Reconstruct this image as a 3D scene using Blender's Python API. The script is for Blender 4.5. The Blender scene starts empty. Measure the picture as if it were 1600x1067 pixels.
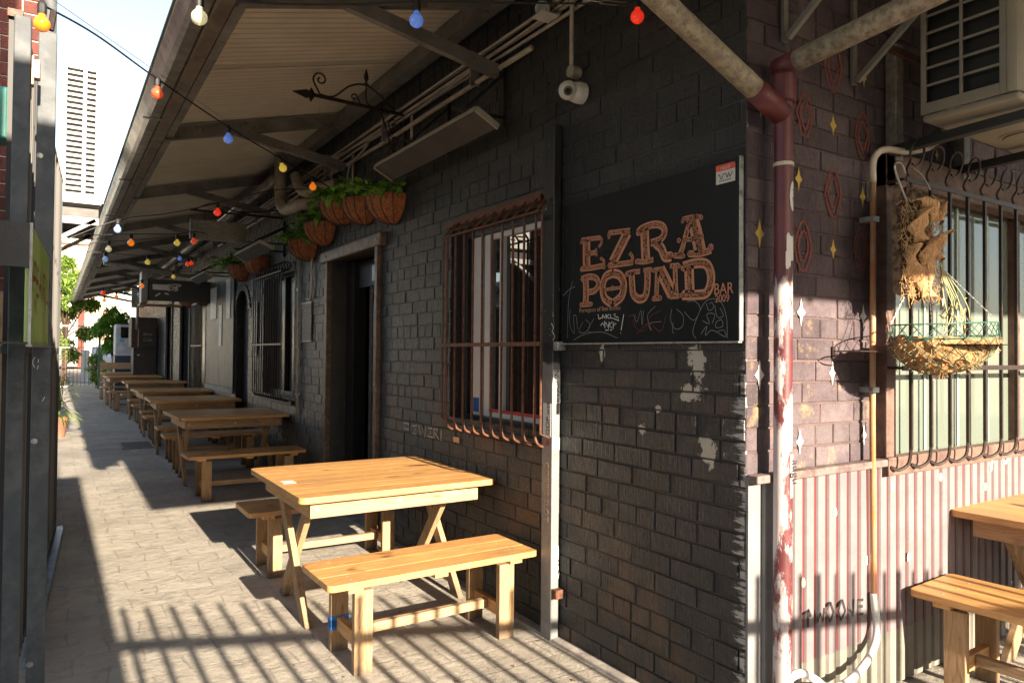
import bpy, bmesh, math, random
from mathutils import Vector, Matrix
random.seed(7)
R = math.radians
S = bpy.context.scene
COL = S.collection
# ------------------------------------------------------------------ camera
FPX, YAW, PIT, ROL, EYE = 1115.3, R(32.72), R(1.0136), R(.5), 1.45
_fw = Vector((math.sin(YAW)*math.cos(PIT), math.cos(YAW)*math.cos(PIT), math.sin(PIT)))
_r0 = Vector((math.cos(YAW), -math.sin(YAW), 0)); _u0 = _r0.cross(_fw)
_rt = math.cos(ROL)*_r0 + math.sin(ROL)*_u0; _up = -math.sin(ROL)*_r0 + math.cos(ROL)*_u0
cd = bpy.data.cameras.new('camera'); cam = bpy.data.objects.new('camera', cd); COL.objects.link(cam)
cd.sensor_width = 36; cd.lens = FPX/1600*36; cd.clip_start = .05; cd.clip_end = 3000
cam.matrix_world = Matrix.Translation((0, 0, EYE)) @ Matrix((_rt, _up, -_fw)).transposed().to_4x4()
S.camera = cam
def ray(u, v): return _rt*((u-800)/FPX) + _up*((533.5-v)/FPX) + _fw
def onX(u, v, X): d = ray(u, v); return d*(X/d.x) + Vector((0, 0, EYE))
def onY(u, v, Y): d = ray(u, v); return d*(Y/d.y) + Vector((0, 0, EYE))
# ------------------------------------------------------------------ light
SUN_EL, SUN_AZ = R(17.3), R(-.3)
S.view_settings.view_transform = 'Standard'; S.view_settings.look = 'None'
S.view_settings.exposure = 2.2; S.view_settings.gamma = 1
w = bpy.data.worlds.new('World'); S.world = w; w.use_nodes = True
nt = w.node_tree; bg = nt.nodes['Background']; sk = nt.nodes.new('ShaderNodeTexSky')
sk.sky_type = 'NISHITA'; sk.sun_disc = False; sk.sun_elevation = SUN_EL; sk.sun_rotation = math.pi+SUN_AZ
sk.air_density = 1.0; sk.dust_density = 1.2; sk.ozone_density = 1.0
hs_ = nt.nodes.new('ShaderNodeHueSaturation'); hs_.inputs['Saturation'].default_value = .80; nt.links.new(sk.outputs[0], hs_.inputs['Color']); nt.links.new(hs_.outputs[0], bg.inputs[0]); bg.inputs[1].default_value = .088
sl = bpy.data.lights.new('sun', 'SUN'); so = bpy.data.objects.new('sun', sl); COL.objects.link(so)
sl.energy = 5.0; sl.angle = R(.42); sl.color = (1, .86, .68)
so.rotation_euler = Vector((math.sin(SUN_AZ)*math.cos(SUN_EL), math.cos(SUN_AZ)*math.cos(SUN_EL), -math.sin(SUN_EL))).to_track_quat('-Z', 'Y').to_euler()
so.location = (-1, -8, 6)
# ------------------------------------------------------------------ dimensions
W, YC = 2.194, 1.781            # alley wall plane x, facade plane y
def gz(y): return .01*(y-3.5) if y > 3.5 else 0.
# ------------------------------------------------------------------ materials
MATS = {}
class NT:
    def __init__(s, name):
        s.m = bpy.data.materials.new(name); s.m.use_nodes = True; s.t = s.m.node_tree
        s.b = s.t.nodes['Principled BSDF']; s.out = s.t.nodes['Material Output']
    def n(s, k, **kw):
        o = s.t.nodes.new('ShaderNode'+k)
        for a, v in kw.items():
            if isinstance(v, (int, float, str, bool)) and hasattr(o, a): setattr(o, a, v)
        return o
    def l(s, a, b): s.t.links.new(a, b)
    def co(s, sc=(1, 1, 1), out='Object'):
        c = s.n('TexCoord'); m = s.n('Mapping'); m.inputs['Scale'].default_value = sc
        s.l(c.outputs[out], m.inputs[0]); return m.outputs[0]
    def noise(s, vec, scale, detail=4, rough=.6, dist=0):
        o = s.n('TexNoise'); o.inputs['Scale'].default_value = scale; o.inputs['Detail'].default_value = detail
        o.inputs['Roughness'].default_value = rough; o.inputs['Distortion'].default_value = dist
        if vec is not None: s.l(vec, o.inputs['Vector'])
        return o.outputs['Fac']
    def ramp(s, fac, p0, p1, c0=(0, 0, 0, 1), c1=(1, 1, 1, 1)):
        o = s.n('ValToRGB'); e = o.color_ramp.elements
        e[0].position = p0; e[1].position = p1; e[0].color = tuple(c0)[:3]+(1,); e[1].color = tuple(c1)[:3]+(1,)
        s.l(fac, o.inputs[0]); return o.outputs[0]
    def mix(s, fac, a, b, mode='MIX'):
        o = s.n('Mix'); o.data_type = 'RGBA'; o.blend_type = mode
        for i, v in ((0, fac), (6, a), (7, b)):
            if hasattr(v, 'links') or hasattr(v, 'is_output'): s.l(v, o.inputs[i])
            elif i == 0: o.inputs[0].default_value = v
            else: o.inputs[i].default_value = tuple(v)[:3]+(1,)
        return o.outputs[2]
    def math(s, op, a, b=0., clamp=False):
        o = s.n('Math'); o.operation = op; o.use_clamp = clamp
        for i, v in ((0, a), (1, b)):
            if hasattr(v, 'is_output'): s.l(v, o.inputs[i])
            else: o.inputs[i].default_value = v
        return o.outputs[0]
    def bump(s, h, st=.3, dist=.01, prev=None):
        o = s.n('Bump'); o.inputs['Strength'].default_value = st; o.inputs['Distance'].default_value = dist
        s.l(h, o.inputs['Height'])
        if prev is not None: s.l(prev, o.inputs['Normal'])
        s.l(o.outputs[0], s.b.inputs['Normal']); return o.outputs[0]
def mat(name, base, rough=.55, metal=0., c2=None, sc=6, t0=.45, t1=.62, bump=.25, bsc=70, bd=.003, coat=0., stretch=(1, 1, 1), emit=0., var=.3, spec=None):
    if name in MATS: return MATS[name]
    s = NT(name); v = s.co(stretch); n1 = s.noise(v, sc)
    dark = tuple(c*(1-var) for c in base); lite = tuple(min(1, c*(1+var)) for c in base)
    col = s.ramp(n1, .3, .7, dark, lite)
    if c2: col = s.mix(s.ramp(s.noise(v, sc*1.7, 6, .7), t0, t1), col, c2)
    s.l(col, s.b.inputs['Base Color'])
    r = s.n('MapRange'); s.l(s.noise(v, sc*3), r.inputs[0]); r.inputs[3].default_value = max(.03, rough-.12); r.inputs[4].default_value = min(1, rough+.12)
    s.l(r.outputs[0], s.b.inputs['Roughness']); s.b.inputs['Metallic'].default_value = metal
    if coat: s.b.inputs['Coat Weight'].default_value = coat; s.b.inputs['Coat Roughness'].default_value = .12
    if spec is not None: s.b.inputs['Specular IOR Level'].default_value = spec
    if bump: s.bump(s.noise(v, bsc, 5), bump, bd)
    if emit: s.b.inputs['Emission Color'].default_value = tuple(base)+(1,); s.b.inputs['Emission Strength'].default_value = emit
    MATS[name] = s.m; return s.m
def wood(axis, name, base=(.60, .33, .115), dk=(.40, .195, .063), rough=.5, coat=.12):
    s = NT(name)
    sc = {'x': (1, 9, 9), 'y': (9, 1, 9), 'z': (9, 9, 1)}[axis]
    c = s.n('TexCoord'); g = s.n('NewGeometry'); ad = s.n('VectorMath'); ad.operation = 'ADD'
    mu = s.n('VectorMath'); mu.operation = 'SCALE'; mu.inputs['Scale'].default_value = 13
    s.l(g.outputs['Random Per Island'], mu.inputs[0]); s.l(c.outputs['Object'], ad.inputs[0]); s.l(mu.outputs[0], ad.inputs[1])
    m = s.n('Mapping'); m.inputs['Scale'].default_value = sc; s.l(ad.outputs[0], m.inputs[0]); v = m.outputs[0]
    a = s.noise(v, 1.6, 3, .5, 1.2); wv = s.math('SINE', s.math('MULTIPLY', a, 42.))
    rings = s.math('ADD', s.math('MULTIPLY', wv, .5), .5)
    fine = s.noise(v, 14, 6, .7); k = s.math('ADD', s.math('MULTIPLY', rings, .40), s.math('MULTIPLY', fine, .75))
    col = s.ramp(k, .22, .95, dk, base)
    kn = s.noise(s.co(tuple(max(1.2, q*.35) for q in sc)), 3.1, 2, .5)
    col = s.mix(s.ramp(kn, .66, .74), col, (.10, .035, .012))
    hv = s.n('HueSaturation'); s.l(col, hv.inputs['Color'])
    s.l(s.math('ADD', s.math('MULTIPLY', g.outputs['Random Per Island'], .28), .86), hv.inputs['Value'])
    bl = s.ramp(s.noise(s.co(), 2.2, 5, .65), .5, .72)
    col = s.mix(s.math('MULTIPLY', bl, .5), hv.outputs[0], (.24, .145, .075))
    sp = s.ramp(s.noise(s.co(), 55, 3, .6), .66, .72); col = s.mix(s.math('MULTIPLY', sp, .4), col, (.09, .05, .025))
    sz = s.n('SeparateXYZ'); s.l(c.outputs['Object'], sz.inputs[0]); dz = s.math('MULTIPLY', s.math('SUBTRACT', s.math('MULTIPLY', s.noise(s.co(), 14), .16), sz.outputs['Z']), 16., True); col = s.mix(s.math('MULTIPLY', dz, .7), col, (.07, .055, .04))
    s.l(col, s.b.inputs['Base Color']); s.b.inputs['Roughness'].default_value = rough
    s.b.inputs['Coat Weight'].default_value = coat; s.b.inputs['Coat Roughness'].default_value = .22
    s.bump(k, .35, .0015); MATS[name] = s.m; return s.m
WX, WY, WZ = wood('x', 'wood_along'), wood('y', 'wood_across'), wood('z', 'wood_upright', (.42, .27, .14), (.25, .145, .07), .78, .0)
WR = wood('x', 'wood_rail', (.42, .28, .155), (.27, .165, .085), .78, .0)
def paint_brick(name, base, worn, worn_lit_min, gloss, extra=None):
    s = NT(name); v = s.co()
    g = s.n('NewGeometry'); isl = g.outputs['Random Per Island']
    n1 = s.noise(v, 5, 5, .65)
    col = s.ramp(n1, .3, .72, tuple(c*.7 for c in base), tuple(c*1.5 for c in base))
    wm = s.math('MULTIPLY', s.ramp(s.math('ADD', s.noise(v, 2.3, 6, .7), s.math('MULTIPLY', isl, .07)), worn_lit_min, worn_lit_min+.12), .75)
    sq = s.n('SeparateXYZ'); s.l(v, sq.inputs[0]); wm = s.math('MULTIPLY', wm, s.math('MULTIPLY', s.math('SUBTRACT', s.math('ADD', s.math('MULTIPLY', s.noise(v, 3, 3), .8), 1.15 if extra is peel_sun_edge else 9.), sq.outputs['Z']), 2.2, True))  # brown wear on low alley bricks also stands in for warm bounce light
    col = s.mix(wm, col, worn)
    hv = s.n('HueSaturation'); s.l(col, hv.inputs['Color']); s.l(s.math('ADD', s.math('MULTIPLY', isl, .4), .8), hv.inputs['Value']); col = hv.outputs[0]
    if extra: col = extra(s, col)
    s.l(col, s.b.inputs['Base Color'])
    r = s.n('MapRange'); s.l(s.noise(v, 22, 5), r.inputs[0]); r.inputs[3].default_value = gloss-.16; r.inputs[4].default_value = gloss+.24
    s.l(r.outputs[0], s.b.inputs['Roughness'])
    comb = s.noise(s.co((1, 1, .05)), 95, 3, .6); pit = s.noise(v, 38, 6, .7)
    b1 = s.bump(comb, 1., .007); b2 = s.bump(pit, 1., .012, b1); s.bump(s.noise(v, 12, 3, .5), .6, .012, b2); s.b.inputs['Specular IOR Level'].default_value = .42
    MATS[name] = s.m; return s.m
def peel_sun_edge(s, col):
    # paint flaked off the render in a few places of the alley wall, and a sunlit corner edge painted in
    c = s.n('TexCoord').outputs['Object']; sx = s.n('SeparateXYZ'); s.l(c, sx.inputs[0])
    nz = s.noise(c, 16, 6, .75)
    for (y, z, ry, rz) in ((2.03, 1.42, .05, .10), (2.06, 1.30, .09, .04), (1.975, 1.07, .05, .07), (2.62, 1.46, .018, .06), (2.34, 1.13, .03, .03), (2.25, 1.22, .02, .02)):
        a = s.math('DIVIDE', s.math('SUBTRACT', sx.outputs['Y'], y-YC), ry); b = s.math('DIVIDE', s.math('SUBTRACT', sx.outputs['Z'], z), rz)
        d = s.math('ADD', s.math('MULTIPLY', a, a), s.math('MULTIPLY', b, b))
        k = s.math('SUBTRACT', s.math('MULTIPLY', nz, 5.2), s.math('ADD', d, 1.9))
        col = s.mix(s.math('MULTIPLY', k, 9., True), col, (.42, .38, .31))
    nz = s.noise(s.co((1, .4, 2.6)), 17, 6, .75)
    k = s.math('SUBTRACT', s.math('ADD', s.math('MULTIPLY', nz, .34), 1.647-YC), sx.outputs['Y'])
    k = s.math('MULTIPLY', k, 40., True)
    k = s.math('MULTIPLY', k, s.math('MULTIPLY', s.math('SUBTRACT', 1.5, sx.outputs['Z']), 8., True))
    col = s.mix(k, col, (.40, .38, .35))  # pale ragged strip imitates chips catching sun at the corner
    nz2 = s.noise(c, 42, 5, .7)
    return s.mix(s.math('MULTIPLY', s.math('SUBTRACT', nz2, .70), 30., True), col, (.40, .34, .26))
def mural(s, col):
    c = s.n('TexCoord').outputs['Object']; sx = s.n('SeparateXYZ'); s.l(c, sx.inputs[0])
    k = s.math('MULTIPLY', s.math('SUBTRACT', s.noise(c, 7, 6, .7), .56), 7., True)
    kk = s.math('MULTIPLY', k, s.math('MULTIPLY', s.math('SUBTRACT', 1.86, sx.outputs['Z']), 3., True))
    col = s.mix(s.math('MULTIPLY', kk, .55), col, (.42, .30, .12))
    k2 = s.math('MULTIPLY', s.math('SUBTRACT', s.noise(c, 11, 5, .7), .6), 9., True)
    return s.mix(s.math('MULTIPLY', k2, .35), col, (.30, .12, .10))
M_ALLEY = paint_brick('black_painted_brick', (.0175, .0182, .0185), (.080, .046, .027), .55, .31, peel_sun_edge)
M_ALLEYM = mat('black_painted_mortar', (.026, .025, .023), .5, c2=(.055, .040, .028), sc=4, t0=.54, t1=.70, bump=.6, bsc=45, bd=.004)
M_FAC = paint_brick('maroon_painted_brick', (.072, .051, .058), (.125, .098, .10), .52, .74, mural)
M_FACM = mat('maroon_mortar', (.09, .055, .052), .8, bump=.6, bsc=50, bd=.004)
M_RED = paint_brick('red_brick', (.11, .03, .022), (.17, .06, .045), .6, .8)
M_REDM = mat('pale_mortar', (.34, .30, .25), .9)
def ground_mat():
    s = NT('stone_paving'); v = s.co()
    ns = s.n('TexNoise'); ns.inputs['Scale'].default_value = 2.2; s.l(v, ns.inputs['Vector'])
    wv = s.n('VectorMath'); wv.operation = 'MULTIPLY_ADD'; s.l(ns.outputs['Color'], wv.inputs[0]); wv.inputs[1].default_value = (.11, .11, 0); s.l(v, wv.inputs[2])
    b = s.n('TexBrick'); s.l(wv.outputs[0], b.inputs['Vector']); b.offset = .5; b.squash = 1
    b.inputs['Scale'].default_value = 1; b.inputs['Mortar Size'].default_value = .0055; b.inputs['Mortar Smooth'].default_value = .35
    b.inputs['Brick Width'].default_value = .30; b.inputs['Row Height'].default_value = .19; b.inputs['Bias'].default_value = 0
    b.inputs['Color1'].default_value = (.33, .295, .245, 1); b.inputs['Color2'].default_value = (.43, .395, .335, 1); b.inputs['Mortar'].default_value = (.24, .21, .175, 1)
    n = s.noise(v, 1.3, 6, .65); col = s.mix(.55, b.outputs['Color'], s.ramp(n, .3, .72, (.23, .205, .17), (.48, .43, .35)))
    n2 = s.noise(v, 9, 7, .72); col = s.mix(s.math('MULTIPLY', s.ramp(n2, .52, .70), .6), col, (.15, .13, .108))
    n4 = s.noise(v, .7, 4, .7); col = s.mix(s.math('MULTIPLY', s.ramp(n4, .50, .62), .4), col, (.17, .15, .125))
    n5 = s.noise(v, 34, 6, .8); col = s.mix(s.math('MULTIPLY', s.ramp(n5, .56, .70), .45), col, (.12, .10, .08))
    n3 = s.noise(v, 90, 3, .6); col = s.mix(s.math('MULTIPLY', s.math('SUBTRACT', n3, .66), 8., True), col, (.10, .09, .075))
    s.l(col, s.b.inputs['Base Color']); s.b.inputs['Roughness'].default_value = .78
    h = s.math('SUBTRACT', s.math('ADD', s.math('MULTIPLY', s.noise(v, 8, 9, .74), .95), s.math('MULTIPLY', n2, .35)), s.math('MULTIPLY', b.outputs['Fac'], .16))
    x = s.bump(h, .8, .03); s.bump(s.noise(v, 110, 4), .4, .004, x)
    MATS['stone_paving'] = s.m; return s.m
def glass_mat(name, base, ior=1.9, rough=.02):
    s = NT(name); s.b.inputs['Base Color'].default_value = tuple(base)+(1,); s.b.inputs['Roughness'].default_value = rough; s.b.inputs['IOR'].default_value = ior
    s.bump(s.noise(s.co(), 2.5, 2), .05, .004); MATS[name] = s.m; return s.m
def leaf_mat(name, c, c2):
    s = NT(name); g = s.n('NewGeometry'); col = s.ramp(g.outputs['Random Per Island'], .1, .9, c, c2)
    s.l(col, s.b.inputs['Base Color']); s.b.inputs['Roughness'].default_value = .4
    tr = s.n('BsdfTranslucent'); s.l(s.mix(.4, col, (.16, .3, .02)), tr.inputs[0]); mx = s.n('MixShader'); mx.inputs[0].default_value = .4
    s.l(s.b.outputs[0], mx.inputs[1]); s.l(tr.outputs[0], mx.inputs[2]); s.l(mx.outputs[0], s.out.inputs[0]); MATS[name] = s.m; return s.m
M_GROUND = ground_mat()
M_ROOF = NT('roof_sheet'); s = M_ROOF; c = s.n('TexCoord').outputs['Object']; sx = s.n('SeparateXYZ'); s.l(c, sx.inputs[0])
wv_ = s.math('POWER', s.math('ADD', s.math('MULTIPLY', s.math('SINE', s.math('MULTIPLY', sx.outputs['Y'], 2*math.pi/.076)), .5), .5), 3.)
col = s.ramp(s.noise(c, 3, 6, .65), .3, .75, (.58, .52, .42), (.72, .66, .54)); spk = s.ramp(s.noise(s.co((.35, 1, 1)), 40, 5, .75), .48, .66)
col = s.mix(s.math('MULTIPLY', wv_, s.math('ADD', s.math('MULTIPLY', spk, .4), .55)), col, (.13, .105, .08))  # dark stripes paint the corrugation's shading into the sheet colour
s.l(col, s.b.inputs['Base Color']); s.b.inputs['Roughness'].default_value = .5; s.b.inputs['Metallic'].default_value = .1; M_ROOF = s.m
M_STEEL = mat('grey_painted_steel', (.20, .19, .165), .5, .2, c2=(.09, .05, .03), t0=.56, t1=.7)
M_GUT = mat('galvanised_gutter', (.33, .32, .29), .42, .5, c2=(.20, .19, .17), sc=4)
M_GREENED = mat('verdigris_edge', (.16, .22, .13), .6)
M_PVC = mat('grey_pvc', (.42, .36, .28), .45, c2=(.25, .20, .15), t0=.55, t1=.75, bump=.1)
M_WHITE = mat('white_enamel', (.50, .49, .465), .62, var=.06, bump=.05)
M_CREAM = mat('cream_enamel', (.27, .245, .195), .45, var=.1, bump=.08)
M_BLACK = mat('black_metal', (.018, .018, .018), .45, bump=.15)
M_VOID = mat('dark_interior', (.006, .006, .006), .8, bump=0)
M_RUST = mat('rusty_iron', (.13, .052, .028), .6, .3, c2=(.06, .025, .015), sc=25, bump=.4)
M_DKIRON = mat('dark_iron', (.035, .022, .018), .5, .4, c2=(.10, .04, .02), sc=30, t0=.58, t1=.75)
M_COIR = mat('coconut_fibre', (.30, .105, .035), .95, c2=(.16, .055, .02), sc=28, bump=1., bsc=120, bd=.006)
M_COIRL = mat('pale_coconut_fibre', (.42, .23, .09), .95, c2=(.20, .09, .03), sc=22, bump=1., bsc=90, bd=.01)
M_LEAF = leaf_mat('pothos_leaf', (.06, .20, .02), (.22, .42, .05))
M_TLEAF = leaf_mat('tree_leaf', (.12, .22, .03), (.32, .42, .09))
M_VINE = mat('green_vine', (.10, .16, .03), .6, bump=0)
M_BARK = mat('bark', (.11, .065, .035), .9, c2=(.03, .018, .012), sc=16, bump=1., bsc=45, bd=.012)
M_CABLE = mat('black_rubber_cable', (.012, .012, .012), .5, bump=0)
M_WIRE = mat('steel_wire', (.35, .34, .32), .35, .8, bump=0)
M_CONC = mat('concrete', (.30, .27, .235), .85, c2=(.18, .16, .14), bump=.5, bsc=50)
M_SIGNBLK = mat('black_sign_board', (.004, .006, .006), .42, bump=.03, var=.2, spec=.22)
M_COPPER = mat('copper_ink', (.46, .19, .095), .6, bump=0, var=.12)
M_CHALK = mat('white_marker', (.55, .55, .52), .8, bump=0, var=.1)
M_CHALKD = mat('grey_marker', (.20, .20, .19), .8, bump=0, var=.1)
M_REDINK = mat('red_ink', (.42, .03, .02), .5, bump=0)
M_YEL = mat('yellow_paint', (.52, .36, .07), .7, bump=0, var=.1)
M_PALE = mat('pale_paint', (.55, .52, .47), .7, bump=0, var=.1)
M_ORANGEP = mat('orange_conduit', (.38, .16, .06), .6, c2=(.36, .24, .14), sc=3, bump=.05)
M_GALV = mat('galvanised_post', (.36, .355, .34), .42, .55, c2=(.12, .12, .115), sc=9, t0=.52, t1=.66, bump=.2)
M_DKPOST = mat('slate_painted_steel', (.05, .056, .062), .66, .0, c2=(.085, .09, .092), sc=5, bump=.15)
M_GLASS = glass_mat('dark_window_glass', (.012, .013, .012), 2.3)
M_GLASSD = glass_mat('dull_window_glass', (.008, .008, .008), 1.35, .25)
M_BLIND = glass_mat('pale_blind_behind_glass', (.125, .145, .118), 1.6, .06)
M_TERRA = mat('terracotta', (.20, .08, .045), .8)
# ------------------------------------------------------------------ mesh builder
def wloc(o):
    v = Vector((0, 0, 0))
    while o: v += o.location; o = o.parent
    return v
class MB:
    def __init__(s): s.v = []; s.f = []
    def add(s, vs, fs): k = len(s.v); s.v += [tuple(p) for p in vs]; s.f += [tuple(i+k for i in f) for f in fs]; return s
    def box(s, a, b):
        (x0, y0, z0), (x1, y1, z1) = a, b
        return s.add([(x, y, z) for z in (z0, z1) for y in (y0, y1) for x in (x0, x1)], [(0, 2, 3, 1), (4, 5, 7, 6), (0, 1, 5, 4), (2, 6, 7, 3), (0, 4, 6, 2), (1, 3, 7, 5)])
    def bar(s, p, q, wa, wb, up=(0, 0, 1)):
        p, q = Vector(p), Vector(q); d = (q-p).normalized(); up = Vector(up)
        if abs(d.dot(up)) > .98: up = Vector((0, 1, 0))
        a = d.cross(up).normalized()*wa/2; b = a.cross(d).normalized()*wb/2
        vs = [c+i*a+j*b for c in (p, q) for i, j in ((-1, -1), (1, -1), (1, 1), (-1, 1))]
        return s.add(vs, [(0, 1, 2, 3), (7, 6, 5, 4), (0, 4, 5, 1), (1, 5, 6, 2), (2, 6, 7, 3), (3, 7, 4, 0)])
    def tube(s, pts, r, n=8, cap=True):
        pts = [Vector(p) for p in pts]; m = len(pts); rs = r if isinstance(r, (list, tuple)) else [r]*m
        a = None; k = len(s.v)
        for i, p in enumerate(pts):
            d = (pts[min(i+1, m-1)]-pts[max(i-1, 0)]); d = d.normalized() if d.length > 1e-9 else Vector((0, 0, 1))
            if a is None: a = d.orthogonal().normalized()
            else:
                a = a-d*a.dot(d); a = a.normalized() if a.length > 1e-6 else d.orthogonal().normalized()
            b = d.cross(a)
            for j in range(n):
                t = 2*math.pi*j/n; s.v.append(tuple(p+(a*math.cos(t)+b*math.sin(t))*rs[i]))
        for i in range(m-1):
            for j in range(n):
                s.f.append((k+i*n+j, k+i*n+(j+1) % n, k+(i+1)*n+(j+1) % n, k+(i+1)*n+j))
        if cap: s.f.append(tuple(k+j for j in reversed(range(n)))); s.f.append(tuple(k+(m-1)*n+j for j in range(n)))
        return s
    def lathe(s, prof, c, axis=(0, 0, 1), n=20, arc=1., start=0.):
        c = Vector(c); ax = Vector(axis).normalized(); a = ax.orthogonal().normalized() if abs(ax.z) < .99 else Vector((1, 0, 0)); b = ax.cross(a); k = len(s.v)
        m = n+1 if arc < 1 else n
        for (r, h) in prof:
            for j in range(m):
                t = start+2*math.pi*arc*j/n; s.v.append(tuple(c+ax*h+(a*math.cos(t)+b*math.sin(t))*r))
        for i in range(len(prof)-1):
            for j in range(n if arc < 1 else m):
                s.f.append((k+i*m+j, k+i*m+(j+1) % m, k+(i+1)*m+(j+1) % m, k+(i+1)*m+j))
        return s
    def poly(s, pts, off):
        n = len(pts); pts = [Vector(p) for p in pts]; off = Vector(off)
        return s.add(pts+[p+off for p in pts], [tuple(range(n)), tuple(reversed(range(n, 2*n)))]+[(i, i+n, (i+1) % n+n, (i+1) % n) for i in range(n)])
    def build(s, name, m, parent=None, smooth=False, bevel=0., fix=True):
        me = bpy.data.meshes.new(name); o = wloc(parent) if parent else Vector((0, 0, 0))
        me.from_pydata([(x-o.x, y-o.y, z-o.z) for x, y, z in s.v], [], s.f)
        if fix:
            bm = bmesh.new(); bm.from_mesh(me); bmesh.ops.recalc_face_normals(bm, faces=bm.faces); bm.to_mesh(me); bm.free()
        me.materials.append(m); ob = bpy.data.objects.new(name, me); COL.objects.link(ob)
        if parent: ob.parent = parent
        if smooth: me.shade_smooth()
        if bevel:
            md = ob.modifiers.new('bevel', 'BEVEL'); md.width = bevel; md.segments = 2; md.limit_method = 'ANGLE'
        return ob
def tag(o, label=None, cat=None, group=None, kind=None):
    for k, v in (('label', label), ('category', cat), ('group', group), ('kind', kind)):
        if v: o[k] = v
    return o
def thing(name, label, cat, loc=(0, 0, 0), group=None):
    o = bpy.data.objects.new(name, None); o.empty_display_size = .1; COL.objects.link(o); o.location = loc; return tag(o, label, cat, group)
def copy_tree(o, parent=None, loc=None, rz=None):
    c = o.copy(); COL.objects.link(c); c.parent = parent
    if loc is not None: c.location = loc
    if rz is not None: c.rotation_euler = (0, 0, rz)
    for ch in list(o.children): copy_tree(ch, c)
    return c
def text(body, size, p, right, up, m, parent, name='lettering', ext=.0006, align='LEFT', sx=1.):
    cu = bpy.data.curves.new(name, 'FONT'); cu.body = body; cu.size = size; cu.extrude = ext; cu.align_x = align
    ob = bpy.data.objects.new(name, cu); COL.objects.link(ob)
    dg = bpy.context.evaluated_depsgraph_get(); dg.update(); me = bpy.data.meshes.new_from_object(ob.evaluated_get(dg))
    bpy.data.objects.remove(ob); r, u = Vector(right).normalized(), Vector(up).normalized(); nn = r.cross(u)
    o = wloc(parent); p = Vector(p)
    for v in me.vertices: v.co = p+r*v.co.x*sx+u*v.co.y+nn*v.co.z-o
    me.materials.clear(); me.materials.append(m); t = bpy.data.objects.new(name, me); COL.objects.link(t); t.parent = parent; return t
def catmull(pts, k=5):
    P = [Vector(p) for p in pts]; P = [P[0]]+P+[P[-1]]; out = []
    for i in range(1, len(P)-2):
        a, b, c, d = P[i-1:i+3]
        for j in range(k):
            t = j/k; out.append(.5*((2*b)+(c-a)*t+(2*a-5*b+4*c-d)*t*t+(3*b-a-3*c+d)*t**3))
    out.append(P[-2]); return out
def rline(mb, pts, wd, nrm, th=.0012):
    # flat ribbon drawn on a surface with normal nrm
    nrm = Vector(nrm); pts = [Vector(p) for p in pts]
    L = []; m = len(pts); ws = wd if isinstance(wd, list) else [wd]*m
    for i, p in enumerate(pts):
        d = pts[min(i+1, m-1)]-pts[max(i-1, 0)]; d = d.normalized() if d.length > 1e-9 else Vector((0, 0, 1)); a = d.cross(nrm)*ws[i]/2; L.append((p-a+nrm*th, p+a+nrm*th))
    k = len(mb.v)
    for a, b in L: mb.v += [tuple(a), tuple(b)]
    mb.f += [(k+2*i, k+2*i+1, k+2*i+3, k+2*i+2) for i in range(m-1)]
# ------------------------------------------------------------------ ground
g = MB(); ys = [-14, 3.5, 60]
xs = [-60, 60]
g.add([(x, y, gz(y)) for y in (-60, 3.5, 60) for x in xs], [(0, 1, 3, 2), (2, 3, 5, 4)]).add([(-900, 60, .56), (900, 60, .56), (-900, 1200, .56), (900, 1200, .56), (-60, 60, .565), (60, 60, .565)], [(0, 1, 3, 2)])
tag(g.build('ground', M_GROUND), kind='structure')
st = MB(); st.add([(-40, 30.2, gz(30.2)+.006), (40, 30.2, gz(30.2)+.006), (40, 44, gz(44)+.006), (-40, 44, gz(44)+.006)], [(0, 1, 2, 3)])
tag(st.build('road', mat('street_asphalt', (.16, .155, .15), .9)), kind='structure')
k = MB()
y = YC-.02
while y < 13:
    y2 = min(13, y+1.2); k.add([(W-.055, y+.004, gz(y)), (W+.02, y+.004, gz(y)), (W+.02, y2, gz(y2)), (W-.055, y2, gz(y2)), (W-.05, y+.004, gz(y)+.012), (W+.02, y+.004, gz(y)+.018), (W+.02, y2, gz(y2)+.018), (W-.05, y2, gz(y2)+.012)], [(0, 1, 2, 3), (4, 5, 6, 7), (0, 4, 7, 3), (0, 1, 5, 4), (3, 2, 6, 7)]); y = y2
tag(k.build('wall_kerb', M_CONC), kind='structure')
mh = thing('drain_cover', 'rectangular steel drain cover set in the shaded paving beside the benches', 'drain cover', (1.05, 11.6, gz(11.6)))
mh.rotation_euler = (0, 0, 0)
MB().box((.86, 11.3, gz(11.6)+.002), (1.22, 12.0, gz(11.6)+.012)).build('lid', mat('cast_iron', (.07, .065, .06), .6, .5), mh, bevel=.003)
f = MB(); z = gz(11.6)
for a, b in (((.83, 11.27), (1.25, 11.297)), ((.83, 12.003), (1.25, 12.03)), ((.83, 11.3), (.857, 12.0)), ((1.223, 11.3), (1.25, 12.0))): f.box((a[0], a[1], z-.01), (b[0], b[1], z+.014))
f.build('frame', M_CONC, mh)
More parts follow.
